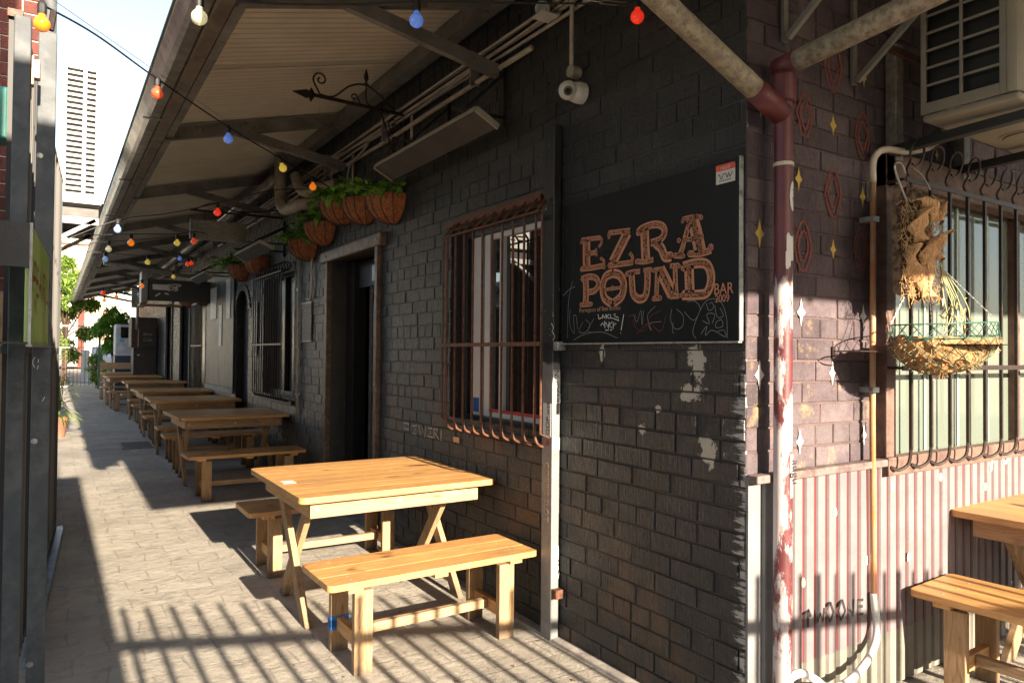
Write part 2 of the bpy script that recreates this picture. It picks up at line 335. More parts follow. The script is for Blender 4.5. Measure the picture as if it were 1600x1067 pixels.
# ------------------------------------------------------------------ brick walls
CH, CL = .0867, .238
def bricks(fn, a0, a1, z0, z1, holes, dep=.0055, jit=.0028, mort=.0078, ch=CH, cl=CL, arch=None):
    B, Mo = MB(), MB(); row = int(round(z0/ch)); z = z0
    while z < z1-1e-6:
        zt = min(z1, z+ch); zm = (z+zt)/2
        iv = [(a0, a1)]
        for (h0, h1, hz0, hz1) in holes:
            if hz0 < zm < hz1:
                nv = []
                for (p, q) in iv:
                    if h1 <= p or h0 >= q: nv.append((p, q))
                    else:
                        if h0 > p: nv.append((p, h0))
                        if h1 < q: nv.append((h1, q))
                iv = nv
        off = (row % 2)*cl/2+(.03 if row % 4 > 1 else 0)
        hdr = row % 5 == 3
        L = cl/2 if hdr else cl
        for (p, q) in iv:
            Mo.add([fn(p, z, -dep), fn(q, z, -dep), fn(q, zt, -dep), fn(p, zt, -dep)], [(0, 1, 2, 3)])
            n0 = math.floor((p-off)/L); e = off+n0*L
            while e < q:
                s0, s1 = max(p, e+mort/2), min(q, e+L-mort/2); e += L
                if s1-s0 < .02: continue
                o = random.uniform(-jit, jit); t = random.uniform(-.0012, .0012); c = .0028
                zb, zu = z+mort/2+random.uniform(-.001, .001), zt-mort/2+random.uniform(-.001, .001)
                s0 += random.uniform(-.0015, .002); s1 += random.uniform(-.002, .0015); q1, q2, q3, q4 = [random.uniform(-.0018, .0018) for _ in range(4)]
                r0 = [fn(s0, zb, -dep-.002), fn(s1, zb, -dep-.002), fn(s1, zu, -dep-.002), fn(s0, zu, -dep-.002)]
                r1 = [fn(s0, zb+q1, o-c), fn(s1, zb+q2, o-c+t), fn(s1, zu+q3, o-c+t), fn(s0, zu+q4, o-c)]
                r2 = [fn(s0+c, zb+c+q1, o), fn(s1-c, zb+c+q2, o+t), fn(s1-c, zu-c+q3, o+t), fn(s0+c, zu-c+q4, o)]
                B.add(r0+r1+r2, [(0, 1, 5, 4), (1, 2, 6, 5), (2, 3, 7, 6), (3, 0, 4, 7), (4, 5, 9, 8), (5, 6, 10, 9), (6, 7, 11, 10), (7, 4, 8, 11), (8, 9, 10, 11)])
        z = zt; row += 1
    return B, Mo
bar = thing('brick_building', 'single storey bar building of black painted brick with maroon brick end wall', 'building', (W, YC, 0))
holesA = [(3.13, 4.17, 1.0, 2.27), (5.42, 6.60, -1, 2.32), (7.80, 9.15, .93, 2.38), (9.95, 10.70, -1, 2.30), (13.15, 14.30, .3, 2.75), (14.75, 15.9, -1, 2.6), (17.2, 18.1, -1, 2.5)]
fa = lambda a, z, d: (W-d, a, z)
ff = lambda a, z, d: (a, YC-d, z)
B, Mo = bricks(fa, YC+.003, 25, 0, 3.75, holesA)
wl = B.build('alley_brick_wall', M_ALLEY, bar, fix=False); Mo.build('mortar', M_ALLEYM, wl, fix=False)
B, Mo = bricks(ff, W, 3.05, 12*CH-.04, 3.75, [])
B2, Mo2 = bricks(ff, 3.05, 7.0, 12*CH-.04, 3.75, [(3.05, 6.2, 0, 2.36)])
B.add(B2.v, B2.f); Mo.add(Mo2.v, Mo2.f)
wf = B.build('end_brick_wall', M_FAC, bar, fix=False); Mo.build('mortar', M_FACM, wf, fix=False)
# mass of the building behind the brick skin
core = MB()
iv = [(YC+.03, 3.13), (4.17, 5.42), (6.6, 7.8), (9.15, 9.95), (10.7, 13.15), (14.3, 14.75), (15.9, 17.2), (18.1, 25)]
for a, b in iv: core.box((W+.012, a, 0), (W+.3, b, 3.75))
for (a, b, c, d) in holesA:
    core.box((W+.012, a, d), (W+.3, b, 3.75))
    if c > 0: core.box((W+.012, a, 0), (W+.3, b, c))
core.box((W+.012, YC+.012, 0), (3.05, YC+.028, 3.75)); core.box((3.05, YC+.012, 2.36), (7, YC+.2, 3.75)); core.box((3.05, YC+.012, 0), (7, YC+.2, .96)); core.box((6.2, YC+.012, .9), (7, YC+.2, 2.4))
core.build('wall_core', M_ALLEYM, bar)
rm = MB(); rm.box((W+.3, YC+.35, -.02), (7, 25, 0.)).box((6.9, YC+.35, 0), (7, 25, 3.75)).box((W, YC, 3.75), (7, 25, 3.85)).box((W+.3, 24.9, 0), (7, 25, 3.75)).box((4.3, YC+.4, 0), (4.35, 24, 3.7))
rm.build('interior', M_VOID, bar)
# openings -------------------------------------------------------
def cage(parent, y0, y1, zb, zt, n, out=.11, m=M_RUST, scroll=False, r=.0075, depth_top=.12):
    c = MB(); xo = W-out
    for i in range(n):
        y = y0+(y1-y0)*(i+.5)/n
        pts = [(W-.004, y, zb-.012), (W-out*.5, y, zb-.012), (W-out*.85, y, zb+.01), (xo, y, zb+.06)]
        pts = catmull(pts, 4)+[(xo, y, zt)]
        if scroll:
            cx, cz = xo+.045, zt+.05
            pts += [(cx+.05*math.cos(t), y, cz+.05*math.sin(t)) for t in [math.pi+.6-k*.5 for k in range(13)]]
        else: pts += [(W-.004, y, zt+depth_top)]
        c.tube(pts, r, 6)
    c.bar((xo-.012, y0, zt-.01), (xo-.012, y1, zt-.01), .018, .008); zz = zb+(zt-zb)*.43
    c.bar((xo-.012, y0-.01, zz), (xo-.012, y1+.01, zz), .008, .022)
    if not scroll:
        c.bar((W-.01, y0, zt+depth_top), (W-.01, y1, zt+depth_top), .01, .03)
        for yy in (y0, y1): c.tube([(W-.004, yy, zb+.02), (xo, yy, zb+.06), (xo, yy, zt), (W-.004, yy, zt+depth_top)], r*.8, 6)
    return c.build('security_bars', m, parent, smooth=False)
w1 = MB(); X0 = W+.11
for a in ((3.13, 3.19), (4.09, 4.17)): w1.box((X0-.03, a[0], 1.0), (X0+.04, a[1], 2.27))
w1.box((X0-.03, 3.19, 2.20), (X0+.04, 4.09, 2.27)).box((X0-.03, 3.19, 1.0), (X0+.04, 4.09, 1.06))
win = w1.build('window', M_BLACK, bar, bevel=.004)
tag(win, 'barred window with white sash')
fr = MB()
for a in ((3.94, 4.035), (3.83, 3.895), (3.67, 3.715), (3.19, 3.215)): fr.box((X0-.012, a[0], 1.06), (X0+.03, a[1], 2.20))
fr.box((X0-.010, 3.215, 1.06), (X0+.03, 3.83, 1.09)).box((X0-.010, 3.215, 2.165), (X0+.03, 3.83, 2.20))
fr.build('sash', M_WHITE, win, bevel=.003)
MB().box((X0+.012, 3.2, 1.06), (X0+.016, 4.08, 2.2)).build('glass', M_GLASS, win)
MB().box((X0-.0115, 3.215, 1.091), (X0-.004, 3.83, 1.11)).build('red_strip', M_REDINK, win)
bs = MB().box((X0-.016, 3.95, 1.08), (X0-.0125, 4.02, 1.17)).build('alarm_sticker', mat('blue_sticker', (.02, .07, .25), .4, bump=0), win)
MB().box((W-.02, 3.11, .965), (W+.1, 4.19, 1.0)).build('sill', M_ALLEYM, win, bevel=.006)
cage(win, 2.97, 4.06, .985, 2.19, 10)
MB().box((W-.03, 3.1, 2.27), (W+.02, 4.2, 2.305)).build('lintel', M_RUST, win)
# door
M_DFRAME = mat('weathered_steel_frame', (.085, .055, .038), .5, .3, c2=(.16, .10, .065), sc=10, bump=.3)
M_DOOR = mat('black_door_paint', (.010, .010, .010), .5, c2=(.016, .015, .014), bump=.2)
door = MB(); door.box((W+.20, 5.43, gz(5.5)+.01), (W+.25, 6.15, 2.05)).build
dd = MB().box((W+.20, 5.43, gz(5.5)+.01), (W+.25, 6.08, 2.02)).box((W+.20, 5.43, 2.05), (W+.24, 6.58, 2.3)).build('door', M_DOOR, bar, bevel=.005)
for y in (5.55, 5.80): MB().box((W+.188, y, .35), (W+.2, y+.2, .95)).box((W+.188, y, 1.1), (W+.2, y+.2, 1.9)).build('panel', M_DOOR, dd, bevel=.005)
MB().box((W+.185, 6.0, .02), (W+.26, 6.07, 2.04)).build('peeling_edge', mat('flaking_door_edge', (.03, .022, .014), .7, c2=(.42, .25, .10), sc=22, t0=.6, t1=.66, stretch=(1, 1, .25)), dd)
MB().box((W+.195, 5.9, 2.09), (W+.2, 6.05, 2.24)).build('transom_pane', mat('transom_glass', (.12, .12, .10), .2, bump=0), dd)
dfm = MB().box((W-.035, 5.36, gz(5)), (W+.02, 5.42, 2.32)).build('door_frame', M_DFRAME, bar, bevel=.006)
MB().box((W-.035, 6.60, gz(6)), (W+.02, 6.66, 2.32)).build('side_post', M_DFRAME, dfm, bevel=.006)
MB().box((W-.05, 5.27, 2.30), (W+.02, 6.78, 2.405)).build('head_plate', M_DFRAME, dfm, bevel=.012)
for y in (5.34, 5.95, 6.6): MB().lathe([(0, .008), (.008, .008), (.012, 0)], (W-.05, y, 2.35), (-1, 0, 0), 8).build('bolt', M_GALV, dfm)
for z in (.6, 1.2, 1.8): MB().lathe([(0, .006), (.006, .006), (.009, 0)], (W-.035, 5.39, z), (-1, 0, 0), 8).build('bolt', M_GALV, dfm)
MB().box((W+.16, 6.4, 0), (W+.28, 6.6, 2.3)).build('jamb', M_DOOR, bar)
# second window with scroll-topped bars
w2 = MB()
for a in ((7.8, 7.86), (9.09, 9.15), (8.45, 8.5)): w2.box((X0-.03, a[0], .93), (X0+.04, a[1], 2.38))
w2.box((X0-.03, 7.86, 2.32), (X0+.04, 9.09, 2.38)); w2.box((X0-.03, 7.86, .93), (X0+.04, 9.09, 1.0))
win2 = w2.build('window', M_BLACK, bar, bevel=.004); MB().box((X0+.012, 7.86, 1.0), (X0+.016, 9.09, 2.32)).build('glass', M_GLASSD, win2)
cage(win2, 7.82, 9.2, .93, 2.34, 13, .12, M_DKIRON, True, .007)
MB().box((W-.03, 7.76, .88), (W+.08, 9.2, .925)).build('sill', M_ALLEYM, win2)
# arched opening
ar = MB(); cy, cz0 = 10.325, 2.02
for i in range(15):
    t0, t1 = math.pi*i/15, math.pi*(i+1)/15; r0, r1 = .375, .50
    q = lambda t, r: (cy+r*math.cos(t), cz0+r*.74*math.sin(t))
    P = [q(t0+.02, r0), q(t1-.02, r0), q(t1-.02, r1), q(t0+.02, r1)]
    ar.poly([(W-.014, a, b) for a, b in P], (.03, 0, 0))
ao = ar.build('arched_doorway', M_ALLEY, bar, bevel=.003)
sp = MB(); N = 12
pts = [(10.70, 2.31)]+[(cy+.375*math.cos(math.pi*i/N), cz0+.2775*math.sin(math.pi*i/N)) for i in range(N+1)]+[(9.95, 2.31)]
for i in range(1, N+1):
    a, b = pts[i], pts[i+1]; sp.poly([(W-.001, a[0], a[1]), (W-.001, b[0], b[1]), (W-.001, b[0], 2.32), (W-.001, a[0], 2.32)], (.03, 0, 0))
sp.build('spandrel', M_ALLEYM, ao); MB().box((W+.10, 9.96, .07), (W+.14, 10.69, 2.3)).build('door_leaf', M_DOOR, ao)
MB().box((W+.07, 10.0, 1.1), (W+.1, 10.12, 1.13)).build('handle', M_GALV, ao)
# dark rendered panel wall and further bays
M_PANEL = mat('mottled_green_grey_board', (.03, .034, .028), .5, c2=(.07, .07, .05), sc=5, t0=.45, t1=.7, stretch=(1, 1, .35))
pb = MB().box((W-.03, 10.76, .92), (W-.004, 11.80, 2.66)).box((W-.03, 11.805, .92), (W-.004, 12.88, 2.66)).build('rendered_panel', M_PANEL, bar, bevel=.003)
MB().box((W-.04, 10.74, .85), (W-.004, 12.9, .917)).build('skirting', mat('pale_skirting', (.20, .21, .20), .6), pb)
for nm, (y0, y1, z0, z1) in {'window': (13.15, 14.30, .3, 2.75)}.items():
    o = MB().box((W+.0, y0, z0), (W+.05, y0+.06, z1)).box((W, y1-.06, z0), (W+.05, y1, z1)).box((W, y0, z1-.06), (W+.05, y1, z1)).build(nm, M_BLACK, bar)
    MB().box((W+.08, y0, z0), (W+.085, y1, z1)).build('glass', M_GLASSD, o); bb = MB()
    for i in range(9): bb.bar((W-.06, y0+.08+i*.125, z0+.05), (W-.06, y0+.08+i*.125, z1-.1), .014, .014)
    bb.bar((W-.06, y0, 1.55), (W-.06, y1, 1.55), .01, .03).bar((W-.06, y0, 2.3), (W-.06, y1, 2.3), .01, .03); bb.build('security_bars', M_DKIRON, o)
for y0, y1, z1 in ((14.75, 15.9, 2.6), (17.2, 18.1, 2.5)):
    o = MB().box((W-.03, y0-.07, .1), (W+.05, y0, z1)).box((W-.03, y1, .1), (W+.05, y1+.07, z1)).box((W-.03, y0-.07, z1), (W+.05, y1+.07, z1+.07)).build('door_frame', mat('pale_frame', (.07, .065, .055), .6), bar)
    MB().box((W+.1, y0, .1), (W+.14, y1, z1)).build('door', M_DOOR, bar)
# end wall: corrugated cladding, ledge, flashing, large barred window
def trap(mb, x0, x1, z0, z1, yb, pitch=.0745, d=.013):
    x = x0; row = []
    while x < x1:
        for fx, fd in ((0, 0), (.10, d), (.70, d), (.80, 0)):
            if x+fx*pitch <= x1: row.append((x+fx*pitch, yb-fd))
        x += pitch
    k = len(mb.v)
    for z in (z0, z1):
        for px, py in row: mb.v.append((px, py, z))
    n = len(row); mb.f += [(k+i, k+i+1, k+n+i+1, k+n+i) for i in range(n-1)]
M_CLAD = NT('painted_cladding'); s = M_CLAD; c = s.n('TexCoord').outputs['Object']; sx = s.n('SeparateXYZ'); s.l(c, sx.inputs[0])
nz = s.noise(c, 9, 5); lo = s.ramp(nz, .3, .75, (.14, .128, .105), (.20, .185, .152)); hi = s.ramp(s.noise(c, 5, 6, .7), .3, .72, (.125, .10, .105), (.18, .155, .158))
k_ = s.math('MULTIPLY', s.math('SUBTRACT', s.math('ADD', sx.outputs['Z'], s.math('MULTIPLY', s.noise(c, 30), .012)), .245), 120., True)
col = s.mix(k_, lo, hi)
groove_shade = s.math('MULTIPLY', s.math('SUBTRACT', sx.outputs['Y'], -.0278+.006), 400., True)
col = s.mix(s.math('MULTIPLY', groove_shade, k_), col, (.17, .045, .045))  # maroon in the grooves paints their shaded sides into the colour
drt = s.ramp(s.noise(c, 26, 6, .7), .60, .74); col = s.mix(s.math('MULTIPLY', drt, .35), col, (.12, .09, .07))
s.l(col, s.b.inputs['Base Color']); s.b.inputs['Roughness'].default_value = .72; s.bump(s.noise(c, 60), .15, .002); M_CLAD = s.m
cl = MB(); trap(cl, 2.29, 3.62, .012, .975, YC-.015); trap(cl, 3.625, 6.8, .012, .955, YC-.015)
cl.build('corrugated_cladding', M_CLAD, bar, fix=False)
MB().box((W-.004, YC-.012, .0), (2.285, YC-.002, 1.0)).box((2.265, YC-.03, 0), (2.30, YC-.013, .975)).build('flashing', mat('white_flashing', (.16, .155, .155), .75, c2=(.2, .19, .18), t0=.6, t1=.7), bar)
MB().box((2.19, YC-.055, .977), (3.06, YC-.008, 1.008)).build('ledge', mat('ledge_paint', (.15, .11, .10), .8, c2=(.08, .05, .045)), bar, bevel=.005)
fw = MB(); FX0, FX1, FZ0, FZ1 = 3.07, 6.1, .965, 2.34
M_WFR = mat('brown_window_frame', (.13, .075, .055), .7, c2=(.08, .045, .035), sc=8)
fw.box((FX0-.02, YC-.06, FZ0-.03), (FX1, YC-.002, FZ0+.05)).box((FX0-.02, YC-.05, FZ0+.05), (FX0+.055, YC+.02, FZ1)).box((FX0-.02, YC-.05, FZ1-.14), (FX1, YC+.0, FZ1+.02))
for x in (4.35, 5.2): fw.box((x, YC-.02, FZ0+.05), (x+.05, YC+.03, FZ1-.14))
fwin = fw.build('window', M_WFR, bar, bevel=.004); tag(fwin, 'wide barred window in the maroon end wall')
MB().box((FX0, YC+.02, FZ0), (FX1, YC+.03, FZ1)).build('glass', M_BLIND, fwin)
mu_ = MB()
for i in range(9): mu_.box((3.17+i*.31, YC+.012, FZ0+.05), (3.185+i*.31, YC+.019, FZ1-.14))
mu_.build('glazing_bar', mat('pale_green_frame', (.42, .50, .42), .5, bump=0), fwin)
cb = MB(); yo = YC-.12; nb = 18
for i in range(nb):
    x = 3.115+i*.165
    pts = catmull([(x-.055, YC-.062, FZ0+.01), (x-.03, YC-.085, FZ0+.0), (x, yo+.01, FZ0+.03), (x, yo, FZ0+.10)], 4)+[(x, yo, 2.215)]
    cb.bar((x, yo, FZ0+.09), (x, yo, 2.215), .013, .013, (0, 1, 0)); cb.tube(pts[:-1], .0075, 6)
    c0 = Vector((x-.005, yo-.03, 2.33)); rr = .052
    sc_ = [(x, yo, 2.215), (x-.015, yo+.01, 2.26)]+[tuple(c0+Vector((rr*math.cos(t), -.012*math.sin(t), rr*math.sin(t)))) for t in [math.pi*1.25-q*.42 for q in range(15)]]
    cb.tube(catmull(sc_, 3), .0052, 6)
cb.bar((3.06, yo-.009, 2.215), (6.1, yo-.009, 2.215), .006, .022).bar((3.03, yo-.009, 1.405), (6.1, yo-.009, 1.405), .006, .022)
for x in (3.06, 4.8, 6.05): cb.bar((x, yo, 2.215), (x, YC-.02, 2.215), .012, .012).bar((x, yo, 1.405), (x, YC-.02, 1.405), .012, .012)
cb.build('security_bars', M_DKIRON, fwin)
# ------------------------------------------------------------------ painted mural marks on the end wall
mur = MB(); mur2 = MB(); mur3 = MB()
for (u, v, h) in ((1189, 163, .115), (1302, 196, .10), (1248, 280, .10), (1348, 308, .10), (1187, 365, .115), (1302, 390, .09), (1350, 122, .09), (1464, 243, .07)):
    p = onY(u, v, YC-.004); q = h/2; ww = h*.24
    mur.add([(p.x, p.y, p.z+q), (p.x+ww*.35, p.y, p.z+q*.3), (p.x+ww, p.y, p.z), (p.x+ww*.3, p.y, p.z-q*.3), (p.x, p.y, p.z-q), (p.x-ww*.3, p.y, p.z-q*.3), (p.x-ww, p.y, p.z), (p.x-ww*.35, p.y, p.z+q*.3)], [tuple(range(8))])
    mur.build('painted_diamond', M_YEL, bar); mur = MB()
for (u, v, h) in ((1252, 488, .115), (1349, 494, .105), (1301, 583, .10), (1250, 690, .10), (1350, 680, .09), (1187, 586, .12)):
    p = onY(u, v, YC-.004); q = h/2; ww = h*.24
    mur2 = MB(); mur2.add([(p.x, p.y, p.z+q), (p.x+ww*.35, p.y, p.z+q*.3), (p.x+ww, p.y, p.z), (p.x+ww*.3, p.y, p.z-q*.3), (p.x, p.y, p.z-q), (p.x-ww*.3, p.y, p.z-q*.3), (p.x-ww, p.y, p.z), (p.x-ww*.35, p.y, p.z+q*.3)], [tuple(range(8))]); mur2.build('painted_star', M_PALE, bar)
for (u, v) in ((1305, 800), (1355, 875), (1255, 910), (1420, 870), (1395, 760), (1470, 745), (1540, 760)):
    p = onY(u, v, YC-.03); MB().poly([(p.x+.014*math.cos(a)*(1.1 if math.sin(a) < 0 else .9), p.y, p.z+.020*math.sin(a)) for a in [2*math.pi*q/10 for q in range(10)]], (0, .001, 0)).build('painted_teardrop', mat('pale_yellow_paint', (.66, .56, .36), .7, bump=0), bar)
for (u, v, h) in ((1302, 105, .20), (1348, 212, .19), (1258, 180, .17), (1302, 302, .19), (1255, 385, .19), (1345, 388, .18)):
    p = onY(u, v, YC-.004)
    mur3 = MB()
    for r_ in (1., .62):
        pts = [(p.x+.30*h*r_*math.sin(t)*(1-.25*abs(math.sin(2*t))), p.y, p.z+.5*h*r_*math.cos(t)*1.05) for t in [2*math.pi*i/16 for i in range(17)]]
        rline(mur3, [(a+random.uniform(-.003, .003), b, c_+random.uniform(-.003, .003)) for a, b, c_ in pts], .011, (0, -1, 0), .0005)
    mur3.build('painted_medallion', mat('faded_red_chalk', (.20, .055, .04), .9, c2=(.10, .05, .05), sc=60, t0=.5, t1=.6, bump=0), bar)
gr = MB()
def wr(mb, strokes, plane, at, wd, nrm, th=.001, smooth=False):
    for st_ in strokes:
        P = [plane(u, v, at) for u, v in st_]
        if smooth and len(P) > 2: P = catmull(P, 5)
        rline(mb, P, wd, nrm, th)
o8 = lambda L: [[(1180+x*.16875, 900+y*.16875) for x, y in st_] for st_ in L]
wr(gr, o8([[(440, 385), (495, 310), (515, 370)], [(490, 310), (490, 470)], [(565, 290), (580, 430), (605, 340), (625, 420), (640, 290)], [(695, 240), (650, 330), (695, 420), (725, 330), (695, 240)], [(800, 215), (765, 320), (795, 405), (835, 320), (805, 215)], [(855, 390), (860, 240), (905, 370), (910, 210)], [(1000, 215), (950, 225), (948, 350), (1000, 345)], [(950, 285), (995, 275)]]), onY, YC-.0295, .012, (0, -1, 0))
gr.build('spray_writing', mat('black_spray', (.012, .012, .012), .8, bump=0), bar)
gr = MB(); wr(gr, [[(1548, 735), (1552, 715), (1565, 712), (1570, 722), (1580, 712), (1596, 705)]], onY, YC-.03, .02, (0, -1, 0), smooth=True); gr.build('white_spray_writing', M_PALE, bar)
gr = MB()
o3 = lambda L: [[(560+x*.3, 380+y*.3) for x, y in st_] for st_ in L]
wr(gr, o3([[(265, 940), (235, 935), (240, 965), (265, 970), (262, 940)], [(305, 950), (280, 950), (300, 970), (280, 990), (302, 992)], [(315, 945), (325, 1000), (335, 960), (345, 1010), (352, 955)], [(385, 965), (362, 960), (378, 985), (360, 1005), (388, 1010)], [(395, 1015), (395, 965), (415, 970), (400, 990), (420, 1020)], [(432, 975), (430, 1030)]]), onX, W-.003, .007, (-1, 0, 0))
gr.build('chalk_writing', M_CHALK, bar)
cd_ = MB().box((W-.006, 4.02, .88), (W-.003, 4.10, .915)).build('card', mat('tan_card', (.5, .3, .16), .7, bump=0), bar)
# ------------------------------------------------------------------ bar sign
SX = W-.022
sign = thing('sign_board', 'black board sign with ornate copper letters fixed to the black brick wall', 'sign', (SX, 2.35, 1.5))
zt_, zb_ = 2.205, 1.508
MB().box((SX, 1.80, zb_), (W-.003, 2.905, zt_)).build('board', M_SIGNBLK, sign, bevel=.002)
ed = MB().box((SX-.002, 1.795, zb_), (W-.003, 1.799, zt_+.003)).box((SX-.003, 1.80, zb_-.008), (W-.003, 2.905, zb_-.001)); ed.build('edge_trim', M_GALV, sign)
LN, LD, LH = MB(), MB(), MB()
z4 = lambda x, y: (880+x*.2061, 320+y*.2062)
def strk(pts, wd, blob=None):
    wd *= 1.28
    P = [onX(*z4(*p), SX-.0005) for p in pts]; P = catmull(P, 5) if len(P) > 2 else [P[0].lerp(P[1], i/5) for i in range(6)]
    rline(LN, P, wd, (-1, 0, 0), .0012)
    rline(LD, P, wd*.46, (-1, 0, 0), .0020)
    L_ = 0
    for a, b in zip(P, P[1:]): L_ += (b-a).length
    n = max(2, int(L_/.008))
    for i in range(n):
        t = (i+.5)/n*(len(P)-1); j = int(t); c0 = P[j].lerp(P[min(j+1, len(P)-1)], t-j)
        r0 = wd*random.uniform(.12, .24); a0 = random.uniform(0, 6); off = random.uniform(-.14, .14)*wd
        sp_ = [c0+Vector((0, off+r0*(1-q/13)*math.cos(a0+q*.75), r0*(1-q/13)*math.sin(a0+q*.75))) for q in range(11)]
        rline(LH, sp_, .0034, (-1, 0, 0), .0028)
        if random.random() < .6:
            e = Vector((0, random.uniform(-.4, .4)*wd, random.uniform(-.4, .4)*wd)); rline(LH, [c0+e, c0+e*.2], .002, (-1, 0, 0), .0028)
def blob(x, y, r):
    c0 = onX(*z4(x, y), SX-.0005)
    for mb, rr, th in ((LN, r, .0014), (LD, r*.62, .0022), (LH, r*.3, .003)):
        mb.lathe([(0, 0), (rr, 0)], (c0.x-th, c0.y, c0.z), (-1, 0, 0), 14)
T = .032
for pts, wd in (
    ([(178, 270), (178, 375), (180, 470)], .044), ([(140, 268), (215, 258), (285, 250)], .017), ([(285, 250), (292, 290), (270, 320)], .012), ([(190, 372), (250, 360)], .018), ([(250, 330), (255, 390)], .011), ([(135, 488), (220, 478), (300, 462)], .020), ([(300, 465), (312, 430), (285, 405)], .012),
    ([(345, 215), (420, 205), (510, 195)], .018), ([(345, 220), (350, 260)], .013), ([(490, 210), (435, 320), (375, 440)], .045), ([(345, 462), (420, 452), (520, 438)], .020), ([(515, 440), (528, 400), (505, 365)], .013),
    ([(618, 185), (622, 290), (628, 410)], .042), ([(565, 215), (600, 180), (690, 150), (755, 165), (770, 215), (735, 265), (665, 290)], .026), ([(700, 290), (745, 330), (775, 395), (820, 390)], .034), ([(560, 430), (620, 432), (685, 415)], .018),
    ([(975, 95), (940, 200), (905, 330), (880, 385)], .020), ([(975, 95), (1010, 210), (1040, 355)], .048), ([(905, 270), (960, 262), (1060, 250)], .015), ([(845, 385), (905, 388)], .018), ([(955, 372), (1040, 370), (1125, 345)], .022), ([(1125, 345), (1128, 305)], .014), ([(905, 110), (960, 95), (1050, 90)], .013),
    ([(172, 570), (175, 650), (172, 745)], .034), ([(140, 565), (200, 545), (255, 560), (268, 605), (240, 650), (195, 662)], .024), ([(128, 758), (170, 757), (215, 752)], .018),
    ([(375, 520), (325, 545), (300, 620), (315, 705), (365, 745)], .034), ([(380, 520), (430, 535), (460, 600), (445, 690), (385, 745)], .034), ([(310, 645), (455, 625)], .012),
    ([(520, 520), (525, 610), (535, 680), (580, 715), (625, 690), (640, 600), (640, 505)], .030), ([(478, 525), (530, 510), (585, 505)], .018), ([(610, 500), (640, 492), (670, 490)], .015),
    ([(715, 500), (712, 600), (708, 700)], .020), ([(735, 490), (785, 590), (830, 680)], .046), ([(850, 470), (852, 570), (858, 670)], .020), ([(690, 495), (760, 485)], .016), ([(810, 465), (880, 458)], .016), ([(680, 712), (738, 706)], .018), ([(810, 695), (878, 690)], .018),
    ([(955, 470), (958, 570), (962, 670)], .040), ([(910, 470), (1000, 445), (1085, 450), (1120, 520), (1118, 600), (1085, 670), (1010, 682), (905, 685)], .032)):
    strk(pts, wd)
for x, y, r in ((140, 285, .010), (290, 262, .011), (140, 492, .011), (310, 470, .012), (440, 318, .016), (350, 245, .010), (520, 440, .012), (570, 215, .013), (560, 430, .012), (818, 380, .013), (908, 125, .009), (1048, 98, .010), (878, 270, .011), (850, 388, .011), (912, 388, .010), (1050, 240, .012), (960, 372, .012), (1120, 320, .013), (135, 758, .009), (218, 752, .009), (172, 705, .011), (375, 632, .012), (480, 530, .011), (672, 495, .009), (690, 500, .009), (880, 465, .009), (685, 712, .009), (740, 706, .009), (880, 690, .009), (825, 660, .013), (910, 480, .012), (905, 685, .012), (960, 560, .012), (530, 690, .011), (640, 640, .009)):
    blob(x, y, r)
LN.build('lettering', M_COPPER, sign, fix=False); LD.build('letter_infill', M_SIGNBLK, sign, fix=False); LH.build('letter_ornament', M_COPPER, sign, fix=False)
def wall_text(body, size, u, v, m, parent, X=SX-.002, **k): return text(body, size, onX(u, v, X), (0, -1, 0), (0, 0, 1), m, parent, **k)
wall_text('BAR', .062, 1115, 460.5, M_COPPER, sign, sx=.85)
wall_text('2009', .042, 1117, 472.5, M_COPPER, sign, sx=.85)
wall_text('Purveyors of fine drinks', .032, 905, 488.5, mat('dim_copper_ink', (.28, .17, .10), .6, bump=0), sign, sx=.98)
sg = MB(); z4s = lambda L: [[z4(*p) for p in st_] for st_ in L]
wr(sg, z4s([[(265, 830), (272, 865), (295, 855)], [(300, 830), (300, 860)], [(300, 835), (320, 860), (322, 830)], [(330, 830), (330, 862)], [(350, 830), (332, 845), (352, 862)], [(360, 830), (360, 858), (378, 858)], [(400, 828), (383, 832), (398, 845), (383, 862), (425, 878), (415, 850), (400, 850)], [(285, 915), (300, 895), (312, 915), (325, 890), (340, 925), (350, 895)], [(315, 880), (318, 935)], [(350, 885), (345, 940)], [(375, 885), (350, 912), (370, 935)], [(380, 890), (380, 940), (380, 895), (405, 900), (382, 915)], [(320, 950), (345, 950)], [(358, 950), (372, 948)], [(460, 830), (440, 950)], [(436, 968), (438, 976)]]), onX, SX-.002, .0042, (-1, 0, 0))
sg.build('marker_writing', M_CHALK, sign, fix=False)
sg = MB()
